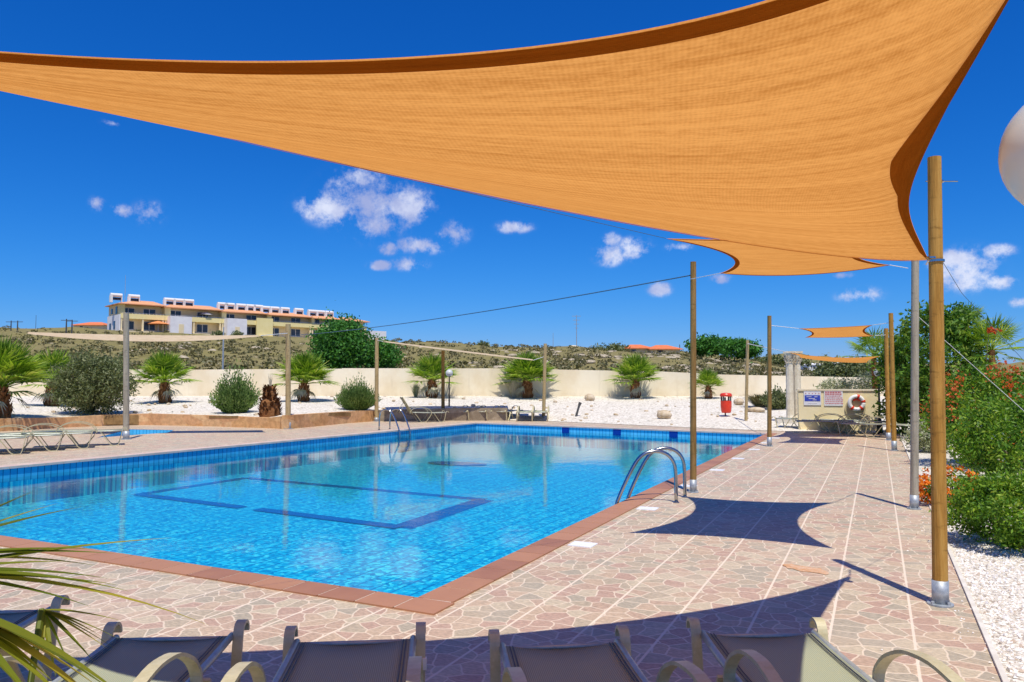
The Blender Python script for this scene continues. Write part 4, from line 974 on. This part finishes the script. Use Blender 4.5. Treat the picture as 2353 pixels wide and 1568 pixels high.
# bushes in the garden
g = garden(212, 952); bush('olive_bush', g, (1.62, 1.2), 2.2, 300, 70, .062, 'olive_leaf', 'big round grey-green bush behind the wall at left', cr=.17, asp=.3, fill=.25)
def spiky(name, base, r, h, n, label, m='rosemary_leaf', wide=.022, loose=.5, vary=.25):
    e = empty(name, base, 0, label, 'bush'); mb = MB(); vs = []; fs = []
    for k in range(n):
        a_ = rnd.uniform(0, 2*PI); u = rnd.random()**.55; d = V((math.cos(a_), math.sin(a_), 0)); b0 = d*r*.45*u; tip = d*(r*u*rnd.uniform(.8, 1.1+vary*.5))+V((0, 0, h*(1-.55*u*u)*rnd.uniform(.6, 1.)*(1+vary*rnd.random()**3*2+vary*.5*math.sin(a_*3+u*5))))
        s = V((rnd.uniform(-1, 1), rnd.uniform(-1, 1), rnd.uniform(-.3, .3))).normalized()
        mid = b0.lerp(tip, .55)+d*.04
        for p0, p1 in ((b0, mid), (mid, tip)):
            for q_ in range(4):
                c_ = p0.lerp(p1, rnd.random()); dd = (p1-p0).normalized()+V((rnd.uniform(-1, 1), rnd.uniform(-1, 1), rnd.uniform(-.4, .6)))*loose; dd.normalize(); l = .09*rnd.uniform(.7, 1.3); s = dd.cross(V((rnd.uniform(-1, 1), rnd.uniform(-1, 1), .3))).normalized()*wide
                i = len(vs); vs += [c_, c_+dd*l*.5+s, c_+dd*l, c_+dd*l*.5-s]; fs.append((i, i+1, i+2, i+3))
    mb.add(vs, fs).build('foliage', m, e)
    mb = MB()
    for k in range(9): a_ = 2*PI*k/9; mb.tube([(0, 0, -.05), (r*.3*math.cos(a_), r*.3*math.sin(a_), h*.45)], [.02, .008], 5)
    mb.build('stem', 'bark', e); return e
spiky('leafy_bush', garden(540, 949), .78, 1.25, 1700, 'loose spiky green bush left of the palm stump', 'rosemary_leaf', .02, .45, .42)
spiky('rosemary_bush', garden(820, 943), .78, 1.05, 2100, 'rounded dark rosemary bush beside the pale post near the far ladder', 'rosemary_leaf', .014, .25)
def grass(name, base, r, h, n, label, m='dry_grass', w_=.012):
    mb = MB(); e = empty(name, base, 0, label, 'grass tuft')
    for k in range(n):
        a_ = rnd.uniform(0, 2*PI); d = V((math.cos(a_), math.sin(a_), 0)); b0 = d*r*.2*rnd.random(); t_ = d*r*rnd.random()+V((0, 0, h*rnd.uniform(.6, 1.05))); s = V((-d.y, d.x, 0))*w_; mid = b0.lerp(t_, .6)+V((0, 0, .08))
        mb.add([b0-s, b0+s, mid+s*.8, mid-s*.8, t_], [(0, 1, 2, 3), (3, 2, 4)])
    mb.build('blades', m, e); return e
grass('dry_grass', garden(1180, 914), .55, .95, 260, 'tuft of dry pale grass at the foot of the centre palm')
grass('dry_grass', garden(955, 913), .45, .75, 120, 'thin pale grass tuft left of the palm by the lamp', 'pale_leaf')
grass('dry_grass', garden(1745, 935), 1.0, .55, 500, 'low dry grey shrub by the boulders left of the columns', 'scrub_leaf', .02)
spiky('dark_bush', garden(1785, 940), .6, .8, 500, 'dark green bush directly left of the stone columns', 'olive_leaf', .03, .7)
def rock(x, y, r, label):
    g = garden(x, y); mb = MB(); rr = random.Random(int(x)); mb.ball((0, 0, 0), (r[0], r[1], r[2]), 14, 9, .07, rr); o = mb.build('boulder', 'rock', None, g+V((0, 0, r[2]*.75)), True); return tag(o, label, 'boulder', 'boulders lying in the white gravel')
rock(1355, 922, (.26, .22, .20), 'round tan boulder high in the gravel, right of the leaning black spotlight')
rock(1526, 962, (.29, .22, .18), 'round orange-tan boulder near the deck edge, left of the brown ladder post')
rock(1698, 930, (.24, .2, .16), 'pale boulder behind the red litter bin')
rock(1738, 948, (.35, .25, .12), 'flat pale boulder in the grey shrubs right of the bin')
g = garden(1324, 957); e = empty('garden_spotlight', g, 0, 'small leaning black garden spotlight on the white gravel', 'garden light')
MB().tube([(0, 0, 0), (.03, 0, .12)], .05, 10).build('base', 'dark_metal', e); MB().tube([V((.02, 0, .08)), V((.02, 0, .08))+RT*.10+V((0, 0, .34))], .045, 10).build('tube', 'dark_metal', e); q_ = V((.02, 0, .08))+RT*.10+V((0, 0, .34)); MB().tube([q_, q_+RT*.05+V((0, 0, .14))], [.05, .07], 12).build('head', 'dark_metal', e)
# trees behind the wall
def hilltree(x, ybase, D, w_px, ytop, name, m, label, ncl, per, cr, size, trunk_f=.18, asp=.5, rx=1., fill=.35):
    p = W(x, ybase, D); h = (ybase-ytop)*D/F; r = w_px*D/F/2
    return bush(name, p, (r*rx, r*.8), h, ncl, per, size, m, label, 'tree', cr, asp, h*trunk_f, None, fill)
hilltree(782, 862, 52, 132, 735, 'broadleaf_tree', 'tree_leaf', 'large bright green tree just behind the wall in front of the apartments', 210, 60, .34, .11, .05)
hilltree(868, 858, 54, 95, 783, 'broadleaf_tree', 'tree_leaf', 'lower green tree joined to the right of the large bright tree', 90, 50, .3, .11, .05)
hilltree(1635, 815, 130, 110, 776, 'hill_tree', 'tree_leaf', 'dark green tree on the skyline right of the red roofs', 110, 40, .4, .26, .05)
hilltree(1700, 822, 125, 95, 786, 'hill_tree', 'tree_leaf', 'lower dark green tree on the skyline, right one of the two', 90, 40, .4, .26, .05)
hilltree(1110, 799, 160, 26, 790, 'hill_tree', 'olive_leaf', 'tiny dark shrub tree on the bare skyline, centre left', 20, 30, .3, .25, .05)
hilltree(1400, 808, 150, 90, 797, 'hill_tree', 'olive_leaf', 'low row of dark trees on the skyline left of the red roofs', 50, 30, .4, .25, .05)
hilltree(1940, 905, 43, 125, 832, 'olive_tree', 'olive_leaf', 'spreading grey-green tree behind the wall above the signs', 120, 55, .24, .085, .3)
bush('olive_shrub', W(1925, 902, 25.4), (.55, .3), .38, 60, 26, .05, 'pale_leaf', 'silvery leafy shrub growing behind the signs wall', cr=.1, asp=.25)
bush('olive_shrub', W(2000, 900, 25.4), (.5, .4), .5, 60, 26, .05, 'pale_leaf', 'silvery shrub right of the others, above the lifebuoy', cr=.12, asp=.25)
# dark copse to the right horizon
hilltree(1790, 845, 180, 130, 822, 'far_tree', 'olive_leaf', 'dark far tree clump left of the stone columns', 70, 30, .6, .4, .05)
# right hand planting
g = G(2158, 1004); tb = bush('tall_shrub', V((g.x, g.y, 0)), (1.35, 1.1), 3.75, 210, 85, .062, 'tall_leaf', 'tall dense green shrub behind the grey and amber posts', 'tree', .15, .42, .3, None, .5)
bush('laurel_bush', G(2075, 1000), (.65, .5), 3.0, 90, 50, .06, 'tall_leaf', 'narrower dark shrub at the left foot of the tall shrub', 'tree', .16, .5, None)
def flowers(e, c, r, n, cr, size, m, zmin=.1, per=5):
    P = clumps(c, r, n, per, cr, .8, zmin); v, f = leafcards(P, size, .6); MB().np(v, f).build('flowers', m, e)
g = G(2290, 1075); fb = bush('flowering_shrub', V((g.x, g.y, 0)), (1.15, 1.2), 1.78, 150, 95, .04, 'shrub_leaf', 'big green shrub full of small red-orange flowers right of the amber post', 'bush', .11, .4, None, None, .45)
flowers(fb, (0, -.15, .95), (1.22, 1.28, .95), 110, .06, .026, 'red_petal', per=18)
g = G(2440, 1060); fb2 = bush('flowering_shrub', V((g.x, g.y, 0)), (1.2, 1.2), 1.7, 140, 80, .045, 'shrub_leaf', 'green shrub at the right picture edge behind the hedge', 'bush', .12, .45, None, None, .45)
g = G(2405, 1152); bush('hedge_bush', V((g.x, g.y, 0)), (1.1, .95), 1.36, 210, 120, .027, 'shrub_leaf', 'bright green rounded bush with small white blossoms, right side middle', 'bush', .085, .42, None, None, .5, extra=lambda e: flowers(e, (0, 0, .65), (.95, .9, .6), 14, .03, .022, 'white_petal'))
g = G(2345, 1262); bush('hedge_bush', V((g.x, g.y, 0)), (.66, .62), .66, 210, 120, .019, 'shrub_leaf', 'low fine-leaved green bush spreading over the near gravel at right', 'bush', .055, .42, None, None, .4)
g = G(2188, 1163); bush('lantana', V((g.x, g.y, 0)), (.33, .28), .42, 40, 30, .025, 'shrub_leaf', 'small orange flowering lantana behind the amber post foot', 'flowers', .06, .5, None, extra=lambda e: flowers(e, (-.03, -.03, .22), (.38, .32, .27), 130, .025, .024, 'orange_petal', .03, 11))
g = G(2135, 1040); bush('pale_shrub', V((g.x, g.y, 0)), (.42, .4), .65, 70, 40, .035, 'pale_leaf', 'small pale variegated shrub between the grey and amber posts', 'bush', .09, .5, None)
g = G(2105, 1000); 
def tall_palm(base, h, R, label, k, seed):
    e = empty('fan_palm', base, 0, label, 'palm'); rr = random.Random(seed); mb = MB(); mb.tube([(0, 0, -.1), (.02, 0, h*.5), (0, 0, h)], [.11, .09, .08], 12); mb.build('trunk', 'palm_trunk', e); mb = MB()
    for k in range(22):
        u = k/22; el = rad(75-95*u+rr.uniform(-8, 8)); az = k*2.39996; d = V((math.cos(az)*math.cos(el), math.sin(az)*math.cos(el), math.sin(el))); hub = V((0, 0, h))+d*R*.55; mb.tube([(0, 0, h), hub], [.016, .009], 4, False); fan(mb, hub, d, R*.6, 20, 115, .03, .1, rr)
    mb.build('crown', 'palm_leaf', e)
gp_ = G(2285, 1010); tall_palm(V((gp_.x, gp_.y, 0)), 2.4, 1.0, 'fan palm rising above the flowering shrub at right', 0, 11)
gp_ = G(2228, 1000); tall_palm(V((gp_.x, gp_.y, 0)), 3.2, .7, 'fan palm crown just right of the tall dense shrub top', 0, 12)
gp_ = G(2012, 990); tall_palm(V((gp_.x, gp_.y, 0)), 2.35, .95, 'yellow-green fan palm left of the amber post pair above the sail', 0, 13)
# tall flower stalks
e = empty('flower_stalk', G(2262, 1070), 0, 'thin tall flower stalk with a red tuft standing above the shrubs', 'flower')
MB().tube([(0, 0, 0), (.05, 0, 1.6), W(2272, 765, G(2262, 1070).dot(HD))-G(2262, 1070)], [.012, .008, .004], 6).build('stem', 'bark', e)
flowers(e, tuple(W(2276, 760, G(2262, 1070).dot(HD))-G(2262, 1070)), (.12, .1, .04), 8, .02, .035, 'red_petal', per=8)

# foreground fan palm leaves (lower left)
e = empty('front_palm', (-2.9, .55, 0), 0, 'yellow-green palm leaves reaching in at the lower left corner', 'palm')
EO = V((-2.9, .55, 0))
def blade(mb, p0, p1, wd, bow=0.):
    p0 = p0-EO; p1 = p1-EO; d = (p1-p0); L = d.length; side = d.cross(V((0, 0, 1))).normalized(); up = side.cross(d).normalized(); n = 9; vs = []
    for k in range(n+1):
        t = k/n; c_ = p0+d*t+V((0, 0, bow*4*t*(1-t)*L)); w_ = wd*(min(1, .35+2.6*t) if t < .25 else (1-t)/.75*.95+.02)
        vs += [c_-side*w_+up*w_*.35, c_, c_+side*w_+up*w_*.35]
    fs = []
    for k in range(n): a_ = 3*k; fs += [(a_, a_+1, a_+4, a_+3), (a_+1, a_+2, a_+5, a_+4)]
    mb.add(vs, fs)
def lf(hub, D0, tips, wd, name='leaf'):
    mb = MB(); h0 = W(hub[0], hub[1], D0)
    for (x, y, dD, bow) in tips: blade(mb, h0, W(x, y, D0+dD), wd*rnd.uniform(.85, 1.15), bow)
    mb.tube([h0-EO, W(hub[0]-40, hub[1]+260, D0-.2)-EO, V((0, 0, .5))], [.008, .011, .016], 6); o = mb.build(name, 'front_palm_leaf', e); return o
lf((-260, 1300), 1.75, [(78, 1130, .1, .02), (135, 1160, .12, .02), (310, 1130, .2, .03), (300, 1128, .25, .03), (235, 1225, .1, .03), (220, 1290, .1, .03), (270, 1262, .1, .04), (390, 1240, .2, .04), (225, 1302, .05, .05), (400, 1236, .15, .05)][:1]+[(78, 1128, .1, .02), (133, 1157, .12, .02), (188, 1165, .2, .03), (228, 1262, .1, .03), (262, 1272, .1, .03), (222, 1300, .1, .04)], .020)
lf((-240, 1330), 1.7, [(395, 1236, .25, .02), (300, 1360, .15, .05), (480, 1437, .2, .06), (250, 1330, .1, .04), (275, 1345, .15, .03), (210, 1395, .1, .05), (150, 1290, .0, .02)], .019)
lf((96, 1402), 1.9, [(284, 1428, .05, .03), (276, 1470, .05, .03), (246, 1490, .03, .02), (270, 1495, .08, .03), (200, 1500, .0, .02), (160, 1530, .0, .02), (128, 1555, -.05, .01), (215, 1520, .0, .02), (100, 1500, -.05, 0), (232, 1462, .03, .03)], .0085)
lf((-130, 1400), 1.55, [(120, 1565, .05, .05), (190, 1600, .1, .06), (240, 1590, .15, .05), (275, 1600, .15, .05), (180, 1640, .05, .04), (100, 1640, .0, .03), (60, 1700, .0, .02), (215, 1560, .2, .06), (300, 1690, .1, .06), (150, 1530, .2, .05), (330, 1640, .1, .07)], .022)
MB().tube([(0, 0, -.0), (0, 0, .5)], [.09, .07], 12).build('trunk', 'palm_trunk', e)

# ------------------------------------------------------------------ apartment building on the hill
A = W(276, 757, 170); B = W(842, 775, 212); zb = A.z; fd = V((B.x-A.x, B.y-A.y, 0)); LB = fd.length; fd.normalize(); bk = V((-fd.y, fd.x, 0))
if bk.dot(HD) < 0: bk = -bk
ab = empty('apartment_building', (A.x, A.y, zb), math.atan2(fd.y, fd.x), 'long cream two-storey apartment block with orange tiled roofs on the hill', 'building')
sgn = 1 if V((-math.sin(ab.rotation_euler.z), math.cos(ab.rotation_euler.z), 0)).dot(bk) > 0 else -1
assert sgn == 1
def ux(x):  # distance along the facade seen at picture column x
    lo, hi = -20., LB+40
    for _ in range(50):
        m_ = (lo+hi)/2; p = A+fd*m_-CAM; sx_ = CX+F*p.dot(RT)/p.dot(FW)
        if sx_ < x: lo = m_
        else: hi = m_
    return lo
def ubox(name, m, u0, u1, v0, v1, z0, z1, parent=None): mb = MB(); mb.box(((u0+u1)/2, (v0+v1)/2, (z0+z1)/2), (u1-u0, v1-v0, z1-z0)); return mb.build(name, m, parent or ab)
units = [276, 378, 509, 614, 716, 782, 842]; US = [ux(x) for x in units]; DP = 9.
EV = [5.75, 5.55, 5.35, 5.2, 5.05, 4.9]
for i in range(6):
    u0, u1 = US[i], US[i+1]; ev = EV[i]; Lu = u1-u0
    ubox('wall', 'apt_wall', u0, u1-.02, 1.8, DP, -3, ev)                                   # body
    ubox('gallery_floor', 'apt_wall', u0, u1-.03, .0, 1.79, 2.55, 2.75)
    ubox('balcony', 'apt_band', u0+.02, u1-.04, -.12, .08, 2.45, 3.55)
    for uu in ([u0+.25, u0+Lu*.5, u1-.35]): ubox('pillar', 'apt_wall', uu-.17, uu+.17, -.05, .3, -3, 2.44)
    ubox('party_wall', 'apt_band', u0+.01, u0+Lu*.10, .1, 1.78, 2.8, ev-.01)
    ubox('terrace', 'apt_wall', u0+.03, u1-.05, -1.2, 1.7, -3, -.25)
    # roof
    mb = MB(); o_ = .7; rz = ev+1.25; lft = 3.4 if i in (0,) else 1.6; rgt = 1.2 if i < 5 else 3.4
    a0, a1, b0, b1 = u0-o_ if i == 0 else u0-.35, u1+(.7 if i == 5 else .02), -o_, DP+o_
    mb.add([(a0, b0, ev), (a1, b0, ev), (a1, b1, ev), (a0, b1, ev), (a0+lft+2, DP/2, rz), (a1-rgt, DP/2, rz), (a0, b0, ev-.18), (a1, b0, ev-.18), (a1, b1, ev-.18), (a0, b1, ev-.18)],
           [(0, 1, 5, 4), (1, 2, 5), (2, 3, 4, 5), (3, 0, 4), (0, 6, 7, 1), (1, 7, 8, 2), (2, 8, 9, 3), (3, 9, 6, 0), (9, 8, 7, 6)])
    rf = mb.build('roof', 'roof_tile', ab)
    # windows: two upstairs, two down
    for z0, z1, vv in ((3.1, 5.0, 1.79), (0.1, 2.1, 1.79)):
        for fu in (.22, .70):
            uc = u0+Lu*fu; ww = 2.6; w0 = MB(); w0.box((uc, vv-.03, (z0+z1)/2), (ww, .06, z1-z0)); wo = w0.build('window', 'apt_white', ab)
            mb = MB(); mb.box((uc-ww*.25, vv-.08, (z0+z1)/2), (ww*.44, .05, z1-z0-.25)); mb.box((uc+ww*.25, vv-.08, (z0+z1)/2), (ww*.44, .05, z1-z0-.25)); mb.build('pane', 'glass_dark', wo)
    mb = MB(); mb.box(((u0+u1)/2, -.02, 3.75), (Lu-.4, .04, .05)); [mb.box((u0+.3+k*(Lu-.6)/12, -.02, 3.65), (.05, .04, .2)) for k in range(13)]; mb.build('railing', 'apt_white', ab)
    if i in (1, 2):
        ubox('stair_block', 'apt_white', u0+.5, u0+5.3, -2.2, -.13, -3, 3.4 if i == 1 else 3.6); ubox('door', 'apt_wall', u0+2.4, u0+3.5, -2.26, -2.19, -.4, 1.6)
    if i in (3,): ubox('stair_block', 'apt_band', u0-3, u0+1.2, -.6, -.14, -3, 4.2)
# left gable end
ubox('end_wall', 'apt_white', -.25, -.01, -.1, DP, -3, 3.3); 
for v0_, z0_, z1_ in ((6.5, .2, 1.6), (3.4, .2, 2.0), (6.4, 3.7, 4.9), (2.9, 3.5, 5.2)):
    mb = MB(); mb.box((-.30 if z0_ < 3 else -.05, v0_, (z0_+z1_)/2), (.12, 1.1, z1_-z0_)); mb.build('window', 'glass_dark', ab)
ubox('annex', 'apt_white', LB+.4, LB+5.4, -1.5, 5, -3, 2.4)
# rooftop solar water heaters
for k, x in enumerate((281, 322, 404, 426, 448, 527, 543, 569, 592, 609, 625, 647, 671, 703, 734, 753, 773)):
    u = ux(x)-.6; i = max(0, min(5, sum(1 for q_ in US[1:-1] if q_ < u))); zr = EV[i]+.75
    mb = MB(); mb.tube([(u-1.2, 3.0, zr+1.25), (u+1.2, 3.0, zr+1.25)], .42, 14)
    mb.box((u-1.05, 3.0, zr+.35), (.5, .9, 1.5)); mb.box((u+1.1, 3.0, zr+.35), (.14, .9, 1.2)); h_ = mb.build('water_heater', 'white_plastic', ab)
    mb = MB(); mb.box((u+.15, 3.1, zr+.45), (1.7, .8, .08), Matrix.Rotation(rad(50), 3, 'X')); mb.build('solar_panel', 'glass_dark', h_)
# parasols on the terraces
def parasol(u, z, m, r, label, v=-1.2):
    p = A+fd*u+bk*v; e = empty('parasol', (p.x, p.y, zb+z), 0, label, 'parasol'); MB().tube([(0, 0, 0), (0, 0, 2.4)], .05, 6).build('pole', 'apt_white', e)
    MB().lathe([(r, 1.75), (r*.55, 2.15), (.05, 2.5)], n=8).build('canopy', m, e)
parasol(ux(362), -.25, 'orange_canvas', 2.3, 'orange parasol on the ground floor terrace of the apartment block', -.4)
parasol(ux(476), 2.6, 'white_plastic', 1.6, 'white parasol on an upper balcony of the apartment block', .9)
# hedges in front of the block
for k, (x, y, D, lab) in enumerate(((500, 772, 172, 'left'), (545, 773, 174, 'right'))):
    p = W(x, y, D); bush('hedge', V((p.x, p.y, p.z-.6)), (1.6, 1.0), 1.5, 30, 26, .2, 'olive_leaf', 'dark round hedge before the apartment terrace, %s one' % lab, 'bush', .3, .5)
# distant houses with red roofs
def house(x0, x1, yb, ye, yr, D, wm, rm, label, dp=8.):
    a = W(x0, yb, D); b = W(x1, yb, D); h = (yb-ye)*D/F; hr = (ye-yr)*D/F; d = b-a; L = d.length; e = empty('house', (a.x, a.y, a.z), math.atan2(d.y, d.x), label, 'house', 'small houses on the skyline')
    MB().box((L/2, dp/2, h/2-1.5), (L, dp, h+3)).build('wall', wm, e)
    MB().add([(-.5, -.5, h), (L+.5, -.5, h), (L+.5, dp+.5, h), (-.5, dp+.5, h), (L*.3, dp/2, h+hr), (L*.7, dp/2, h+hr), (-.5, -.5, h-.15), (L+.5, -.5, h-.15)], [(0, 1, 5, 4), (1, 2, 5), (2, 3, 4, 5), (3, 0, 4), (0, 6, 7, 1)]).build('roof', rm, e)
    mb = MB(); mb.box((L*.3, -.03, h*.5), (min(1.2, L*.2), .06, h*.4)); mb.build('window', 'glass_dark', e); return e
house(168, 236, 757, 747, 738, 215, 'apt_wall', 'red_roof', 'house with red roof peeking out left of the apartment block')
house(1438, 1497, 812, 800, 790, 150, 'apt_wall', 'red_roof', 'left one of the two red roofed houses on the right skyline')
house(1497, 1562, 814, 802, 791, 148, 'apt_wall', 'red_roof', 'right one of the two red roofed houses on the right skyline')
house(1306, 1333, 808, 799, 792, 175, 'apt_band', 'apt_wall', 'tiny yellow house under the radio mast')
house(1858, 1902, 852, 838, 834, 420, 'apt_white', 'apt_white', 'white far house in the valley right of the columns', 12)
house(1905, 1945, 846, 836, 832, 480, 'apt_white', 'apt_white', 'farthest small white house in the valley behind the olive tree', 12)
house(1795, 1812, 850, 842, 839, 420, 'apt_white', 'apt_white', 'small white far house hidden behind the left column', 12)
# masts and poles
def mast(x, y0, y1, D, r, label, arms=0, m='dark_metal'):
    a = W(x, y0, D); e = empty('utility_pole', a, 0, label, 'utility pole', 'poles and masts on the skyline'); h = (y0-y1)*D/F
    MB().tube([(0, 0, -1), (0, 0, h)], [r, r*.6], 6).build('pole', m, e)
    if arms:
        mb = MB()
        for k in range(arms): mb.box((0, 0, h-.25-k*.9), (2.0-k*.4, .1, .1), Matrix.Rotation(YAW, 3, 'Z'))
        mb.build('crossarm', m, e)
mast(25, 760, 737, 150, .16, 'leftmost utility pole of the pair at the left edge', 1)
mast(40, 760, 737, 150, .16, 'right utility pole of the pair at the left edge', 1)
mast(152, 764, 733, 140, .17, 'dark utility pole left of the red roofed house', 1); mast(165, 764, 735, 140, .17, 'dark utility pole touching the red roof of the small house', 1)
mast(82, 757, 724, 190, .07, 'thin distant pole between the two left pole pairs', 0)
mast(1325, 800, 724, 175, .10, 'tall thin radio mast above the tiny yellow house', 4, 'galv')
mast(1271, 800, 765, 260, .10, 'faint thin distant mast left of the radio mast', 0, 'galv')
mast(287, 690, 632, 178, .06, 'thin aerial standing over the apartment roof', 0, 'galv')
mast(1562, 812, 792, 180, .14, 'short pole at the right end of the red roofs', 0)
mast(512, 850, 752, 43, .06, 'slim grey-blue pole behind the garden wall left of the leafy bush', 0, 'galv')
